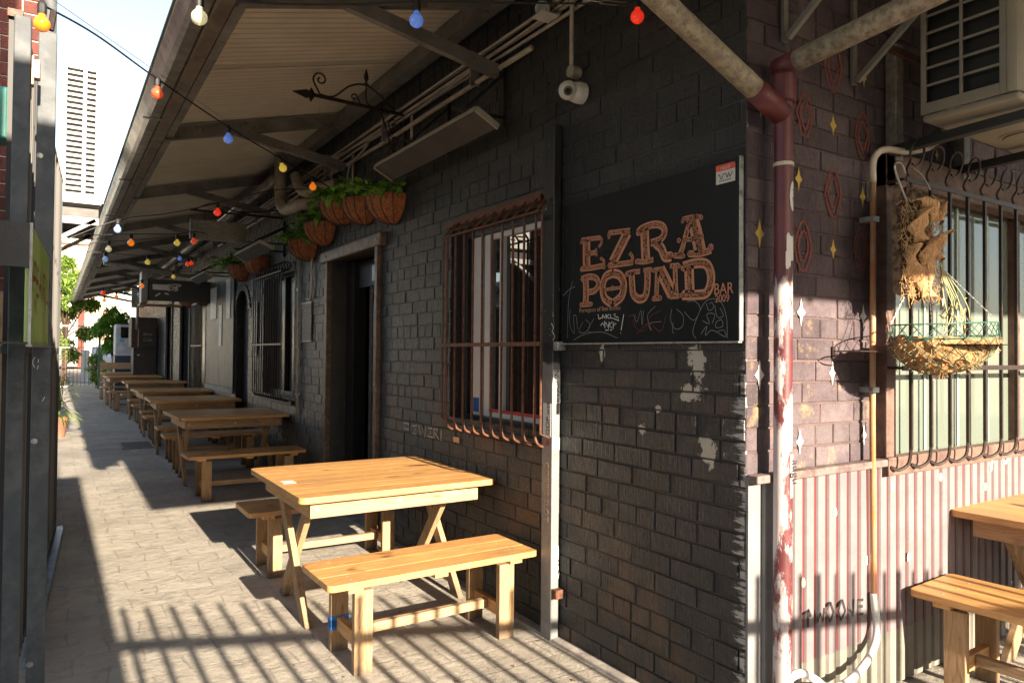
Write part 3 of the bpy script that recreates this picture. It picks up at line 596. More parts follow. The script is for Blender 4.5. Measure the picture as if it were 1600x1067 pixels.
wr(sg, z4s([[(0, 690), (50, 640), (92, 620)], [(70, 580), (40, 760), (35, 1010)], [(55, 790), (50, 900), (85, 975), (80, 850), (100, 845), (110, 940)], [(150, 890), (120, 960), (170, 965), (205, 910), (170, 870)], [(235, 860), (190, 960), (300, 965), (410, 1010)], [(80, 1025), (150, 985), (230, 965)], [(535, 830), (560, 890), (590, 800), (600, 910), (610, 800)], [(700, 770), (640, 840), (670, 950), (650, 900), (745, 885)], [(825, 790), (815, 870), (850, 940), (905, 920), (910, 840), (860, 790)], [(835, 890), (830, 960), (842, 970)], [(920, 810), (990, 875), (1040, 790), (1000, 730), (940, 735)], [(1010, 1015), (985, 950), (1060, 760), (1130, 712), (1200, 740), (1240, 860), (1245, 1010)], [(1085, 745), (1105, 800), (1140, 780), (1130, 740), (1110, 750)], [(1150, 760), (1170, 850), (1215, 840), (1190, 780)], [(1060, 880), (1110, 900), (1090, 830), (1150, 830), (1130, 900)], [(1160, 890), (1200, 870), (1210, 920), (1160, 930), (1160, 890)], [(1045, 980), (1090, 920), (1080, 990), (1130, 950), (1230, 1000), (1220, 950), (1170, 960)]]), onX, SX-.002, .0024, (-1, 0, 0), smooth=True)
sg.build('lettering', M_CHALKD, sign, fix=False)
sg = MB(); wr(sg, z4s([[(490, 848), (540, 835), (560, 860)], [(530, 870), (560, 940), (620, 950), (660, 850), (740, 800)], [(560, 980), (650, 900), (740, 960), (780, 840)]]), onX, SX-.002, .004, (-1, 0, 0), smooth=True); sg.build('red_scrawl', mat('faint_red', (.09, .012, .012), .7, bump=0), sign, fix=False)
p = onX(1134, 271, SX-.002)
stk = MB().box((SX-.004, p.y-.046, p.z-.037), (SX-.002, p.y+.046, p.z+.03)).build('name_sticker', M_PALE, sign)
MB().box((SX-.0052, p.y-.046, p.z+.012), (SX-.0041, p.y+.046, p.z+.036)).build('red_band', mat('sticker_red', (.6, .07, .03), .5, bump=0), stk)
text('HELLO', .016, (SX-.0056, p.y+.024, p.z+.017), (0, -1, 0), (0, 0, 1), M_PALE, stk)
sg = MB(); rline(sg, catmull([(SX-.0045, p.y+.036-i*.0066, p.z-.008+random.uniform(-.011, .012)) for i in range(12)], 4), .0032, (-1, 0, 0)); rline(sg, [(SX-.0045, p.y+.03, p.z-.027), (SX-.0045, p.y-.03, p.z-.027)], .0025, (-1, 0, 0)); sg.build('scrawl', M_CABLE, stk, fix=False)
# ------------------------------------------------------------------ veranda roof over the alley
GX, GZ0 = .48, 3.06
roof = thing('veranda_roof', 'long lean-to roof of corrugated iron with gutter over the alley tables', 'roof', (W, 4, 3.4))
def rz(x): return 3.17+(x-.52)*.262
sh = MB(); P_ = .076; ny = int(29/P_*6)
for j in range(ny+1):
    y = .0+j*P_/6; d = .0055*math.cos(2*math.pi*j/6)
    for x in (.54, 1.35, W): sh.v.append((x, y, rz(x)+d+(.0 if y > YC else 0)))
for j in range(ny):
    for i in range(2): k = j*3+i; sh.f.append((k, k+1, k+4, k+3))
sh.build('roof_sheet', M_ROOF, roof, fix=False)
lp = MB()
for i in range(10): y = 1.9+i*2.9; lp.add([(.56, y, rz(.56)-.0155), (W, y, rz(W)-.0155), (W, y+.008, rz(W)-.0155), (.56, y+.008, rz(.56)-.0155)], [(0, 1, 2, 3)])
lp.build('lap_joint', M_BLACK, roof)
for i, y in enumerate([.95+2.6*q for q in range(11)]):
    MB().bar((.70, y, rz(.70)-.075), (W-.1, y, rz(W-.1)-.075), .055, .10).build('rafter', M_STEEL, roof)
    br = MB().bar((1.25, y, rz(1.25)-.10), (W-.03, y, 3.10), .045, .075).box((1.18, y-.03, rz(1.25)-.13), (1.32, y+.03, rz(1.25)-.118)); br.build('knee_brace', M_STEEL, roof)
MB().bar((.735, 0., rz(.735)-.055), (.735, 29, rz(.735)-.055), .05, .11).build('eaves_beam', M_STEEL, roof)
MB().bar((W-.06, 0., rz(W-.06)-.075), (W-.06, 29, rz(W-.06)-.075), .09, .11).build('wall_plate', M_STEEL, roof)
MB().bar((.655, 0, 3.125), (.655, 29, 3.125), .10, .018).box((.60, 0, 3.05), (.615, 29, 3.17)).build('fascia', mat('brown_fascia', (.20, .16, .12), .55, c2=(.12, .09, .07), sc=3), roof)
gp = [(.600, 3.15), (.600, 3.062), (.585, 3.045), (.53, 3.04), (.505, 3.055), (.490, 3.09), (.470, 3.12), (.470, 3.148), (.478, 3.15), (.480, 3.125), (.498, 3.095), (.51, 3.065), (.53, 3.05), (.58, 3.055), (.592, 3.07), (.592, 3.15)]
gm = MB(); k = len(gp); gm.v = [(x, y, z) for y in (-.0, 29) for x, z in gp]; gm.f = [(i, i+1, k+i+1, k+i) for i in range(k-1)]
gm.build('gutter', M_GUT, roof, smooth=False)
MB().bar((.466, 0, 3.153), (.466, 29, 3.153), .012, .012).build('gutter_lip', M_GREENED, roof)
cl_ = MB()
for i in range(14): cl_.box((.485, 1.2+i*2.1, 3.032), (.60, 1.225+i*2.1, 3.040)).box((.600, 1.9+i*2.9, 3.03), (.62, 1.91+i*2.9, 3.16))
cl_.build('gutter_strap', M_GUT, roof)
dp = MB(); yy = 13.3; dp.box((.66, yy-.035, 2.84), (.73, yy+.035, 3.10)); dp.bar((.69, yy, 2.86), (W-.18, yy, 2.73), .07, .07).bar((W-.2, yy, 2.735), (W, yy, 2.72), .06, .06)
dp.build('crossing_downpipe', M_GUT, roof, bevel=.01)
# awning over the end wall (out of the frame overhead; it shades the upper wall)
aw = thing('end_awning', 'awning of corrugated iron above the maroon end wall', 'awning', (4, 0, 3.3))
a_ = MB(); n = 300
for j in range(n+1):
    x = .80+j*8/n; d = .008*math.cos(2*math.pi*j/5)
    for y, z in ((YC, 3.6 if x > W else rz(x)), (-2.45, 3.10)): a_.v.append((x, y, z+d))
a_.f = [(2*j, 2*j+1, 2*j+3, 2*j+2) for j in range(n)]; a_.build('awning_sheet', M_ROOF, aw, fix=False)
MB().box((.8, -2.52, 3.02), (8.5, -2.46, 3.14)).build('gutter', M_GUT, aw); 
for x in (2.6, 5.2, 7.8): MB().bar((x, -2.44, 3.03), (x, YC-.02, 3.5), .05, .1).build('rafter', M_STEEL, aw)
# ------------------------------------------------------------------ corner downpipe
PXC, PYC, PR = onY(1223.5, 600, YC-.085).x, YC-.085, .034
M_MAR = NT('worn_sunlit_maroon_pipe'); s = M_MAR; v = s.co(); c = s.n('TexCoord').outputs['Object']; sx = s.n('SeparateXYZ'); s.l(c, sx.inputs[0])
nz = s.noise(s.co((1, 1, .35)), 13, 6, .7); kk = s.math('ADD', nz, s.math('ADD', s.math('MULTIPLY', s.math('MULTIPLY', s.math('SUBTRACT', .66, sx.outputs['Z']), 6., True), .20), -.11))
col = s.mix(s.ramp(s.noise(v, 5), .35, .7), (.075, .014, .016), (.14, .030, .030)); col = s.mix(s.math('MULTIPLY', s.math('SUBTRACT', kk, .55), 14., True), col, (.42, .355, .34))  # white of chipped paint grows below the sun line, sunlight put into colour
s.l(col, s.b.inputs['Base Color']); s.b.inputs['Roughness'].default_value = .5; b_ = s.bump(s.math('MULTIPLY', s.math('SUBTRACT', kk, .55), 14., True), .5, .003); s.bump(s.noise(v, 30), .3, .004, b_); M_MAR = s.m
dpp = thing('corner_downpipe', 'fat vertical downpipe at the corner, weathered maroon paint, sunlit white painted in, with stickers', 'downpipe', (PXC, PYC, 1.2))
MB().lathe([(PR, -.0), (PR, 2.46)], (PXC, PYC, 0), n=24).build('pipe', M_MAR, dpp, smooth=True)
MB().lathe([(PR+.004, 2.40), (PR+.012, 2.405), (PR+.012, 2.50), (PR-.01, 2.52), (0, 2.52)], (PXC, PYC, 0), n=24).build('collar', M_MAR, dpp)
MB().lathe([(PR+.002, 2.16), (PR+.004, 2.162), (PR+.004, 2.172), (PR+.002, 2.175)], (PXC, PYC, 0), n=24).build('joint_ring', M_PVC, dpp)
M_AGED = mat('aged_downpipe', (.36, .31, .23), .5, c2=(.20, .165, .12), sc=26, t0=.48, t1=.6, bump=.2)
b1 = Vector((.56, PYC, 3.06)); a1 = Vector((PXC-.02, PYC, 2.36))
dv = (b1-a1).normalized(); MB().tube([a1+dv*.13, b1], .039, 20).build('sloping_pipe', M_AGED, dpp, smooth=True)
MB().tube([a1-dv*.01, a1+dv*.16], .0425, 20).build('elbow', M_MAR, dpp, smooth=True)
q2 = onX(1440, 0, PXC+.01); a2 = Vector((PXC+.012, PYC-.02, 2.545)); dv2 = (q2-a2).normalized()
MB().tube([a2-dv2*.03, a2+dv2*3.2], .039, 20).build('sloping_pipe', M_AGED, dpp, smooth=True)
MB().tube([a2-dv2*.06, a2+dv2*.03], .042, 20).build('elbow', M_MAR, dpp, smooth=True)
def on_pipe(ang, z, r=PR+.001): return (PXC+r*math.sin(ang), PYC-r*math.cos(ang), z)
def pipe_patch(a0, a1, z0, z1, m, nm, rag=0., n=8):
    b = MB()
    for i in range(n+1):
        a = a0+(a1-a0)*i/n; e = math.sqrt(max(0, 1-(2*i/n-1)**2)) if rag == 2 else 1
        zz = (z0+z1)/2; h = (z1-z0)/2*e
        b.v += [on_pipe(a, zz-h+random.uniform(-rag, rag)*.012*(rag < 2)), on_pipe(a, zz+h+random.uniform(-rag, rag)*.012*(rag < 2))]
    b.f = [(2*i, 2*i+2, 2*i+3, 2*i+1) for i in range(n)]; return b.build(nm, m, dpp)
pipe_patch(-.25, .75, 1.99, 2.10, M_PALE, 'sticker', 2)
pipe_patch(-.6, .55, 1.81, 1.90, M_PALE, 'torn_sticker', 1)
pipe_patch(-.7, -.1, 1.78, 1.83, M_PALE, 'torn_sticker', 1)
pipe_patch(-.1, .75, .93, 1.09, M_PALE, 'sticker', 0)
text('augu', .05, on_pipe(.15, 1.07, PR+.004), (0, 0, -1), (1, .0, 0), M_BLACK, dpp, ext=.0003)
gr = MB(); gr.v = []; rline(gr, catmull([on_pipe(.1, 2.07, PR+.003), on_pipe(.45, 2.06, PR+.003), on_pipe(.3, 2.03, PR+.003), on_pipe(.1, 2.04, PR+.003), on_pipe(.4, 2.02, PR+.003)], 3), .003, (0, -1, 0)); gr.build('scribble', M_BLACK, dpp)
# conduits -------------------------------------------------------
oc = thing('orange_conduit', 'thin orange conduit rising beside the wide barred window, white hose end at the base', 'conduit', (3.06, YC-.03, 1))
cx = onY(1367, 600, YC-.055).x; cy_ = YC-.05
pts = [(cx+.0, cy_, .42), (cx-.01, cy_, 1.2), (cx-.005, cy_, 2.0), (cx-.005, cy_, 2.22)]
MB().tube(pts, .0125, 12).build('conduit', M_ORANGEP, oc, smooth=True)
up_ = catmull([(cx-.005, cy_, 2.2), (cx, cy_, 2.30), (cx+.05, cy_-.02, 2.345), (cx+.18, cy_-.05, 2.35), (cx+.34, cy_-.08, 2.40), (cx+.42, cy_-.1, 2.5)], 5)
MB().tube(up_, .0145, 12).build('bent_conduit', M_PVC, oc, smooth=True)
for z in (2.03, 1.30): MB().box((cx-.026, cy_-.014, z), (cx+.018, cy_+.05, z+.022)).build('saddle_clip', M_GALV, oc)
ho = catmull([(cx, cy_, .45)]+[tuple(onY(u, v, YC-.055-q)) for u, v, q in ((1370, 985, .01), (1362, 1018, .03), (1345, 1045, .05), (1322, 1066, .07), (1295, 1075, .08), (1275, 1062, .08), (1255, 1051, .07), (1238, 1056, .06), (1228, 1072, .05), (1222, 1100, .03))], 7)
MB().tube(ho, .0155, 12).build('white_hose', M_WHITE, oc, smooth=True)
# square post by the window
pt = thing('steel_post', 'square galvanised steel post covered in stickers between window and sign', 'post', (W-.03, 2.98, 0))
px0, px1, py0, py1 = W-.055, W-.006, 2.945, 3.035
M_POST = NT('black_shade_painted_post'); s = M_POST; c = s.n('TexCoord').outputs['Object']; sx = s.n('SeparateXYZ'); s.l(c, sx.inputs[0]); v = s.co()
k_ = s.math('MULTIPLY', s.math('SUBTRACT', s.math('ADD', sx.outputs['Z'], s.math('MULTIPLY', s.noise(v, 20), .05)), 1.42), 60., True)
gal = s.ramp(s.noise(v, 14, 6, .7), .3, .7, (.15, .15, .145), (.23, .225, .215)); blk = s.mix(s.math('MULTIPLY', s.math('SUBTRACT', s.noise(v, 46, 4), .66), 30., True), (.016, .017, .017), (.3, .3, .29))  # black paint above, grey below: upper shade and sunlit part put into colour
s.l(s.mix(k_, gal, blk), s.b.inputs['Base Color']); s.b.inputs['Roughness'].default_value = .45; s.b.inputs['Metallic'].default_value = .15; s.bump(s.noise(v, 70), .2, .002); M_POST = s.m
MB().box((px0, py0, .0), (px1, py1, 2.63)).build('shaft', M_POST, pt, bevel=.004)
def post_side(y, z): return (px0-.001, y, z)
def post_tag(nm, z0, z1, m, body=None, tm=None, size=.03, front=True):
    if front: b = MB().box((px0+.003, py0-.002, z0), (px1-.002, py0-.0008, z1))
    else: b = MB().box((px0-.002, py0+.01, z0), (px0-.0008, py1-.012, z1))
    o = b.build(nm, m, pt)
    if body and front: text(body, size, (px1-.010, py0-.003, z0+.008), (0, 0, 1), (-1, 0, 0), tm, o, ext=.0003)
    if body and not front: text(body, size, (px0-.003, py0+.02, z0+.008), (0, 0, 1), (0, 1, 0), tm, o, ext=.0003)
M_STW = mat('sticker_white', (.6, .59, .55), .5, bump=0, var=.08)
post_tag('sticker', 1.20, 1.37, M_STW, 'INSOMN', M_BLACK, .042)
post_tag('sticker', 1.03, 1.20, M_STW, 'GOP.wst', M_BLACK, .045, False)
post_tag('sticker', .965, 1.025, M_STW, None, None, .02, True)
MB().lathe([(0, 0), (.014, 0)], (px0-.0026, 2.985, .995), (-1, 0, 0), 14).build('red_dot', M_REDINK, pt)
text('GORRIS SLOT', .05, (px0-.0026, py1-.03, .90), (0, 0, -1), (0, -1, 0), mat('tan_marker', (.42, .26, .14), .8, bump=0), pt, 'writing', ext=.0003)
text('QURED', .055, (px1-.004, py0-.0026, .30), (0, 0, 1), (-1, 0, 0), M_CHALK, pt, 'writing', ext=.0003)
gr = MB(); wr(gr, [[(861, 505), (865, 512), (862, 518), (867, 525), (864, 532)]], onY, py0-.0012, .003, (0, -1, 0)); gr.build('scribble', M_CHALK, pt)
for z in (1.47, .22): MB().box((px0+.002, 2.905, z), (px1+.004, 2.944, z+.045)).build('bracket_lug', M_GALV if z > 1 else M_RUST, pt, bevel=.003)
# ------------------------------------------------------------------ wall fittings high up
ct = thing('security_camera', 'white dome security camera hanging below a conduit on the dark brick', 'camera', (W-.06, 2.9, 2.8))
c0 = onX(893, 112, W-.05); c1 = onX(885, 141, W-.10)
MB().tube([(c0.x, c0.y, c0.z+.03), (c0.x, c0.y, 3.5)], .0115, 10).build('conduit', M_PVC, ct, smooth=True)
MB().lathe([(0, -.03), (.028, -.03), (.031, -.025), (.031, .025), (.028, .03), (0, .03)], (W-.032, c0.y, c0.z), (1, 0, 0), 18).build('junction_box', M_CREAM, ct)
dcam = (Vector((0, 0, 1.3))-c1).normalized()
MB().lathe([(.052, -.052), (.052, -.02), (.047, .005), (.03, .02)], (W-.052, c1.y, c1.z), (-1, .1, .0), 20).build('mounting_base', M_WHITE, ct, smooth=True)
bd_ = MB(); rr = .047; prof = [(rr*math.sin(a), rr*math.cos(a)) for a in [R(t) for t in range(150, 25, -10)]]+[(.020, .045), (.0, .045)]
bd_.lathe(prof, c1+Vector((.01, 0, 0)), dcam, 22).build('ball_housing', M_WHITE, ct, smooth=True)
MB().lathe([(.022, .0), (.022, .004), (0, .004)], c1+Vector((.01, 0, 0))+dcam*.0445, dcam, 20).build('lens', mat('lens_black', (.01, .01, .01), .12, bump=0), ct)
ir = MB(); ax = dcam; aa = ax.orthogonal().normalized(); bb = ax.cross(aa); cc = c1+Vector((.01, 0, 0))+dcam*.0487
for i in range(14): t = 2*math.pi*i/14; ir.lathe([(0, 0), (.0026, 0)], cc+(aa*math.cos(t)+bb*math.sin(t))*.0165, ax, 6)
ir.build('infrared_ring', mat('led_amber', (.30, .24, .12), .3, bump=0), ct)
fl = thing('floodlight', 'small twin floodlight of glass and white plastic high on the dark wall', 'light', onX(855, 20, W-.06))
p = onX(853, 14, W-.09)
MB().box((W-.03, p.y-.03, p.z-.02), (W-.004, p.y+.03, p.z+.09)).build('base', M_CREAM, fl, bevel=.006)
MB().lathe([(.012, .05), (.03, .02), (.042, -.02), (.036, -.03), (.018, -.008), (0, -.006)], p+Vector((.0, .02, .01)), Vector((.5, .3, .45)), 16).build('lamp_shade', M_WHITE, fl, smooth=True)
MB().box((p.x-.05, p.y-.05, p.z-.045), (p.x+.05, p.y+.05, p.z-.038)).build('sensor_flap', M_WHITE, fl)
MB().lathe([(0, -.018), (.016, -.014), (.018, .0), (.012, .015), (0, .018)], p+Vector((-.01, .01, -.018)), (0, 0, 1), 12).build('bulb', mat('frosted_bulb', (.7, .68, .6), .3, bump=0), fl, smooth=True)
# heaters
def heater(name_label, y0, y1, x0, z0, x1, z1, brk, grp='panel heaters on wall brackets'):
    h = thing('panel_heater', name_label, 'heater', ((x0+x1)/2, (y0+y1)/2, z0), grp)
    d = Vector((x1-x0, 0, z1-z0)).normalized(); nn = Vector((d.z, 0, -d.x)); th = .03
    a, b = Vector((x0, 0, z0)), Vector((x1, 0, z1)); 
    if nn.z < 0: nn = -nn
    def slab(mb, s0, s1, t0, t1, ya, yb):
        P = [a+d*s0+nn*t0, a+d*s1+nn*t0, a+d*s1+nn*t1, a+d*s0+nn*t1]; mb.poly([(q.x, ya, q.z) for q in P], (0, yb-ya, 0))
    L_ = (b-a).length
    m1 = MB(); slab(m1, .006, L_-.006, .004, .030, y0+.006, y1-.006); m1.build('radiant_panel', mat('heater_face', (.05, .045, .040), .55, bump=.1), h)
    m2 = MB(); slab(m2, 0, L_, .0, .034, y0-.014, y0); slab(m2, 0, L_, .0, .034, y1, y1+.014); slab(m2, -.006, 0, 0, .034, y0, y1); m2.build('metal_frame', M_CREAM, h, bevel=.002)
    for yb in brk:
        m3 = MB(); zt = z0+.40; m3.bar((W-.012, yb, z0+.0), (W-.012, yb, zt), .022, .012, (0, 1, 0)); m3.bar((W-.01, yb, z0+.055), (x0-.06, yb, z0+.045), .012, .018); m3.bar((W-.01, yb, zt-.08), (x0+.02, yb, z0+.06), .012, .018); m3.build('bracket', M_BLACK, h)
heater('long dark panel heater angled out over the big barred window', 3.36, 4.80, 1.90, 2.765, 2.045, 2.69, (3.5, 4.2))
heater('short panel heater beside the second group of wall baskets', 7.3, 8.45, 1.70, 2.53, 1.84, 2.47, (7.6, 8.2))
heater('smallest panel heater, farthest along the wall near the pointing hand sign', 10.3, 11.4, 1.68, 2.50, 1.80, 2.44, (10.6, 11.1))
# conduit bundle and big pipes under the roof
cbn = thing('conduit_bundle', 'bundle of grey conduits running along the wall just under the roof', 'conduits', (W-.1, 7, 3.2))
random.seed(3)
for i, (x, z, r, y0, y1) in enumerate(((W-.020, 3.28, .012, 1.9, 22), (W-.022, 3.235, .014, 1.9, 22), (W-.02, 3.19, .010, 2.2, 14), (W-.05, 3.26, .009, 1.9, 22), (W-.022, 3.12, .016, 3.2, 12), (W-.05, 3.215, .006, 2, 20))):
    P = []; y = y0
    while y < y1: P.append((x+random.uniform(-.006, .006), y, z+random.uniform(-.008, .008)+(.04*math.sin(y*1.3+i) if r < .008 else 0))); y += 1.1
    MB().tube(catmull(P, 4), r, 8).build('conduit', M_PVC, cbn, smooth=True)
for i in range(12): MB().box((W-.07, 2.4+i*1.4, 3.10), (W-.003, 2.42+i*1.4, 3.31)).build('saddle', M_GALV, cbn)
for u0, v0, u1, v1 in ((644, 150, 643, 235), (552, 222, 550, 300), (470, 330, 465, 385)):
    a, b = onX(u0, v0, W-.02), onX(u1, v1, W-.02); MB().tube([(W-.02, a.y, 3.2), (W-.02, a.y, b.z)], .011, 8).build('dropper', M_PVC, cbn, smooth=True)
for (ya, za, yb, zb_) in ((5.6, 3.18, 6.1, 3.0), (6.3, 3.2, 6.6, 2.95), (6.9, 3.22, 7.1, 2.9)):
    MB().tube(catmull([(W-.03, ya, za), (W-.05, ya+.12, za-.06), (W-.04, yb-.1, zb_+.08), (W-.03, yb, zb_-.08)], 5), .010, 8).build('bent_conduit', M_PVC, cbn, smooth=True)
bp = thing('drain_pipe', 'fat grey drain pipe with two bends below the roof above the baskets', 'pipe', (1.95, 7.4, 3.1))
X_ = 1.97
MB().tube([(X_, 7.58, 3.5), (X_, 7.58, 3.13)]+catmull([(X_, 7.58, 3.11), (X_, 7.53, 2.99), (X_, 7.40, 2.91), (X_, 7.22, 2.885)], 5)+[(X_+.02, 6.9, 2.88), (W, 6.6, 2.87)], .058, 16).build('pipe', M_PVC, bp, smooth=True)
MB().tube(catmull([(X_+.05, 7.2, 3.22), (X_+.05, 7.05, 3.08), (X_+.06, 6.85, 2.99), (X_+.09, 6.65, 2.98), (W, 6.45, 3.02)], 6), .052, 16).build('second_bend', M_PVC, bp, smooth=True)
MB().lathe([(.062, 0), (.064, .01), (.064, .05), (.062, .06)], (X_, 7.58, 3.12), n=16).build('coupling', M_PVC, bp)
MB().tube([(X_, 7.8, 3.30), (X_, 17.5, 3.24)], .055, 14).build('long_pipe', M_GUT, bp, smooth=True)
rp = thing('rust_brown_pipe', 'thin vertical conduit on the glossy brick between door and scroll window', 'pipe', (W-.02, 7.55, 1.5))
MB().tube([(W-.022, 7.56, 3.15), (W-.022, 7.56, 2.55)], .014, 10).build('upper_length', M_RUST, rp, smooth=True)
MB().tube([(W-.022, 7.56, 2.55), (W-.022, 7.56, .80)], .0125, 10).build('lower_length', M_PVC, rp, smooth=True)
cc_ = MB()
for z in (1.0, 1.5, 2.1): cc_.box((W-.04, 7.53, z), (W-.002, 7.59, z+.02))
cc_.build('clip', M_GALV, rp)
MB().tube(catmull([(W-.02, 7.3, 2.0), (W-.02, 7.15, 2.0), (W-.02, 7.12, 2.2), (W-.02, 7.12, 2.4)], 5), .010, 8).build('branch', M_PVC, rp, smooth=True)
# notices
M_PAPER = mat('printed_paper', (.22, .17, .13), .6, c2=(.07, .05, .04), sc=38, t0=.5, t1=.56, bump=0)
def notice(lab, y0, y1, z0, z1, m=M_PAPER, x=W-.006):
    t = thing('wall_notice', lab, 'notice', (W, (y0+y1)/2, z0)); MB().box((x-.008, y0, z0), (x, y1, z1)).build('sheet', m, t)
    MB().box((x-.011, y0-.012, z0-.012), (x-.006, y1+.012, z0-.001)).box((x-.011, y0-.012, z1+.001), (x-.006, y1+.012, z1+.012)).build('edge', M_PVC, t); return t
n1_ = notice('framed brown drinks notice on the brick between door and conduit', 7.14, 7.45, 1.57, 1.95)
gr = MB(); random.seed(5)
for i in range(9): rline(gr, catmull([(W-.0145, 7.42-q*.03, 1.90-i*.036+random.uniform(-.008, .008)) for q in range(random.randint(4, 9))], 3), .004, (-1, 0, 0), .0006)
gr.build('handwriting', M_BLACK, n1_, fix=False)
notice('greenish poster of a figure left of the scroll-topped window', 9.40, 9.62, 1.42, 2.08, mat('poster_print', (.20, .19, .14), .5, c2=(.05, .06, .04), sc=16, t0=.45, t1=.55, bump=0))
M_NW = mat('white_notice', (.46, .45, .41), .5, c2=(.15, .15, .14), sc=30, t0=.55, t1=.62, bump=0)
notice('upper white notice on the grey green panel nearest the arched doorway', 10.95, 11.25, 1.95, 2.5, M_NW, W-.032)
notice('narrow long white notice in the middle of the grey green panel', 11.55, 11.78, 1.55, 2.15, M_NW, W-.032)
notice('white notice on the far upper side of the grey green panel', 12.0, 12.5, 1.98, 2.46, M_NW, W-.032)
# wrought iron brackets ------------------------------------------
def scroll_bracket(lab, y, L, z, cat='bracket', nm='wrought_iron_bracket', up=1.):
    t = thing(nm, lab, cat, (W, y, z)); b = MB(); X1 = W-L
    b.bar((W-.01, y, z+.0), (X1+.02, y, z+.012), .02, .02)
    b.poly([(X1+.03, y-.006, z+.012), (X1-.03, y-.006, z+.04), (X1-.13, y-.006, z+.01), (X1-.03, y-.006, z-.02)], (0, .012, 0))
    b.poly([(X1+.0, y-.01, z-.04), (X1+.03, y-.01, z+.01), (X1+.0, y-.01, z+.06), (X1-.025, y-.01, z+.01)], (0, .02, 0))
    b.build('main_bar', M_DKIRON, t)
    def spiral(cx, cz, r0, turns, a0, dirn=1): return [(cx+r0*(1-q/(turns*10+2))*math.cos(a0+dirn*q*.63), y, cz+r0*(1-q/(turns*10+2))*math.sin(a0+dirn*q*.63)) for q in range(int(turns*10))]
    sc = MB()
    sc.tube(catmull([(X1+.06, y, z+.03), (X1+.02, y, z+.10)]+spiral(X1+.065, z+.13, .05, 1.3, math.pi, -1), 3), .0065, 6)
    sc.tube(catmull([(X1+.06, y, z+.025), (X1+.16, y, z+.03), (X1+.28, y, z+.13), (X1+.40, y, z+.16), (X1+.52, y, z+.10), (W-.10, y, z+.02)], 6), .0065, 6)
    sc.tube(catmull([(X1+.36, y, z+.01), (X1+.34, y, z+.05)]+spiral(X1+.31, z+.055, .028, 1.1, 0, 1), 3), .005, 6)
    sc.tube(catmull([(X1+.40, y, z+.15), (X1+.41, y, z+.03), (X1+.50, y, z+.0)], 5), .005, 6)
    for cz in (-.10, -.20, -.30): sc.tube(catmull(spiral(W-.10, z+cz, .05, 1.4, math.pi*.5, 1), 3), .0055, 6)
    sc.tube(catmull([(W-.04, y, z-.40), (W-.13, y, z-.22), (W-.20, y, z-.02)], 6), .006, 6)
    sc.build('scrollwork', M_DKIRON, t)
    ff_ = MB(); ff_.lathe([(.004, 0), (.008, .02), (.02, .05), (.004, .11), (0, .115)], (X1+.40, y, z+.165), n=6).lathe([(0, -.02), (.022, 0), (0, .02)], (X1+.40, y, z+.165), n=8).build('finial', M_DKIRON, t)
    MB().bar((W-.008, y, z-.42), (W-.008, y, z+.04), .03, .014, (0, 1, 0)).build('wall_plate', M_DKIRON, t)
    return t
p = onY(565, 182, 5.0)
sb = scroll_bracket('rusty scroll bracket with arrow tip and no sign, under the roof', 4.9, .72, onY(470, 145, 4.9).z-.01)
ch = MB(); px_ = W-.66
for i in range(9): ch.lathe([(.004, 0), (.004, .003)], (px_, 4.9, onY(470, 145, 4.9).z-.03-i*.014), (1, 0, 0) if i % 2 else (0, 1, 0), 8)
ch.build('chain', M_WIRE, sb)
gs = thing('hanging_sign', 'blank speckled grey sign board hanging under an iron scroll bracket', 'sign', (1.6, 8.3, 2.8))
g0, g1 = onY(297, 342, 8.3), onY(384, 376, 8.3); zt2, zb2 = onY(297, 342, 8.3).z, onY(297, 373, 8.3).z
MB().box((g0.x, 8.28, zb2), (g1.x, 8.34, zt2)).build('board', mat('speckled_grey_board', (.15, .15, .12), .7, c2=(.34, .34, .28), sc=70, t0=.48, t1=.55, bump=0), gs, bevel=.006)
gs2 = MB().bar((g0.x+.15, 8.31, zt2), (g0.x+.15, 8.31, zt2+.1), .008, .008).bar((g1.x-.12, 8.31, zt2), (g1.x-.12, 8.31, zt2+.1), .008, .008).bar((g0.x, 8.31, zt2+.1), (W, 8.31, zt2+.115), .02, .02)
gs2.tube(catmull([(g0.x+.05, 8.31, zt2+.11), (g0.x+.25, 8.31, zt2+.2), (g0.x+.5, 8.31, zt2+.13), (W-.05, 8.31, zt2+.2)], 5), .007, 6); gs2.build('iron_arm', M_DKIRON, gs)
YH = 12.6
hs = thing('pointing_hand_sign', 'black box sign with a white pointing hand, hanging below the roof', 'sign', (1.6, YH, 2.4))
h = lambda u, v: onY(u, v, YH)
a, b = h(232, 438), h(296, 470)
MB().box((a.x, YH, h(240, 469).z), (W-.02, YH+.14, h(240, 436).z)).build('box', M_BLACK, hs, bevel=.008)
MB().box((a.x-.10, YH-.02, h(226, 473).z), (a.x-.004, YH+.3, h(226, 424).z)).build('side_casing', mat('casing_grey', (.20, .19, .16), .5), hs, bevel=.01)
MB().box((a.x-.12, YH-.06, h(226, 477).z), (b.x-.1, YH+.3, h(226, 477).z+.025)).build('lower_tray', mat('casing_tan', (.20, .12, .07), .5), hs)
z5 = lambda x, y: h(130+x/7.113, 330+y/7.113)
M_HAND = mat('sign_white', (.62, .56, .47), .6, bump=0)
MB().poly([z5(x, y)+Vector((0, -.004, 0)) for x, y in ((772, 812), (950, 820), (955, 880), (772, 870))], (0, .003, 0)).build('cuff', M_HAND, hs)
hm = MB()
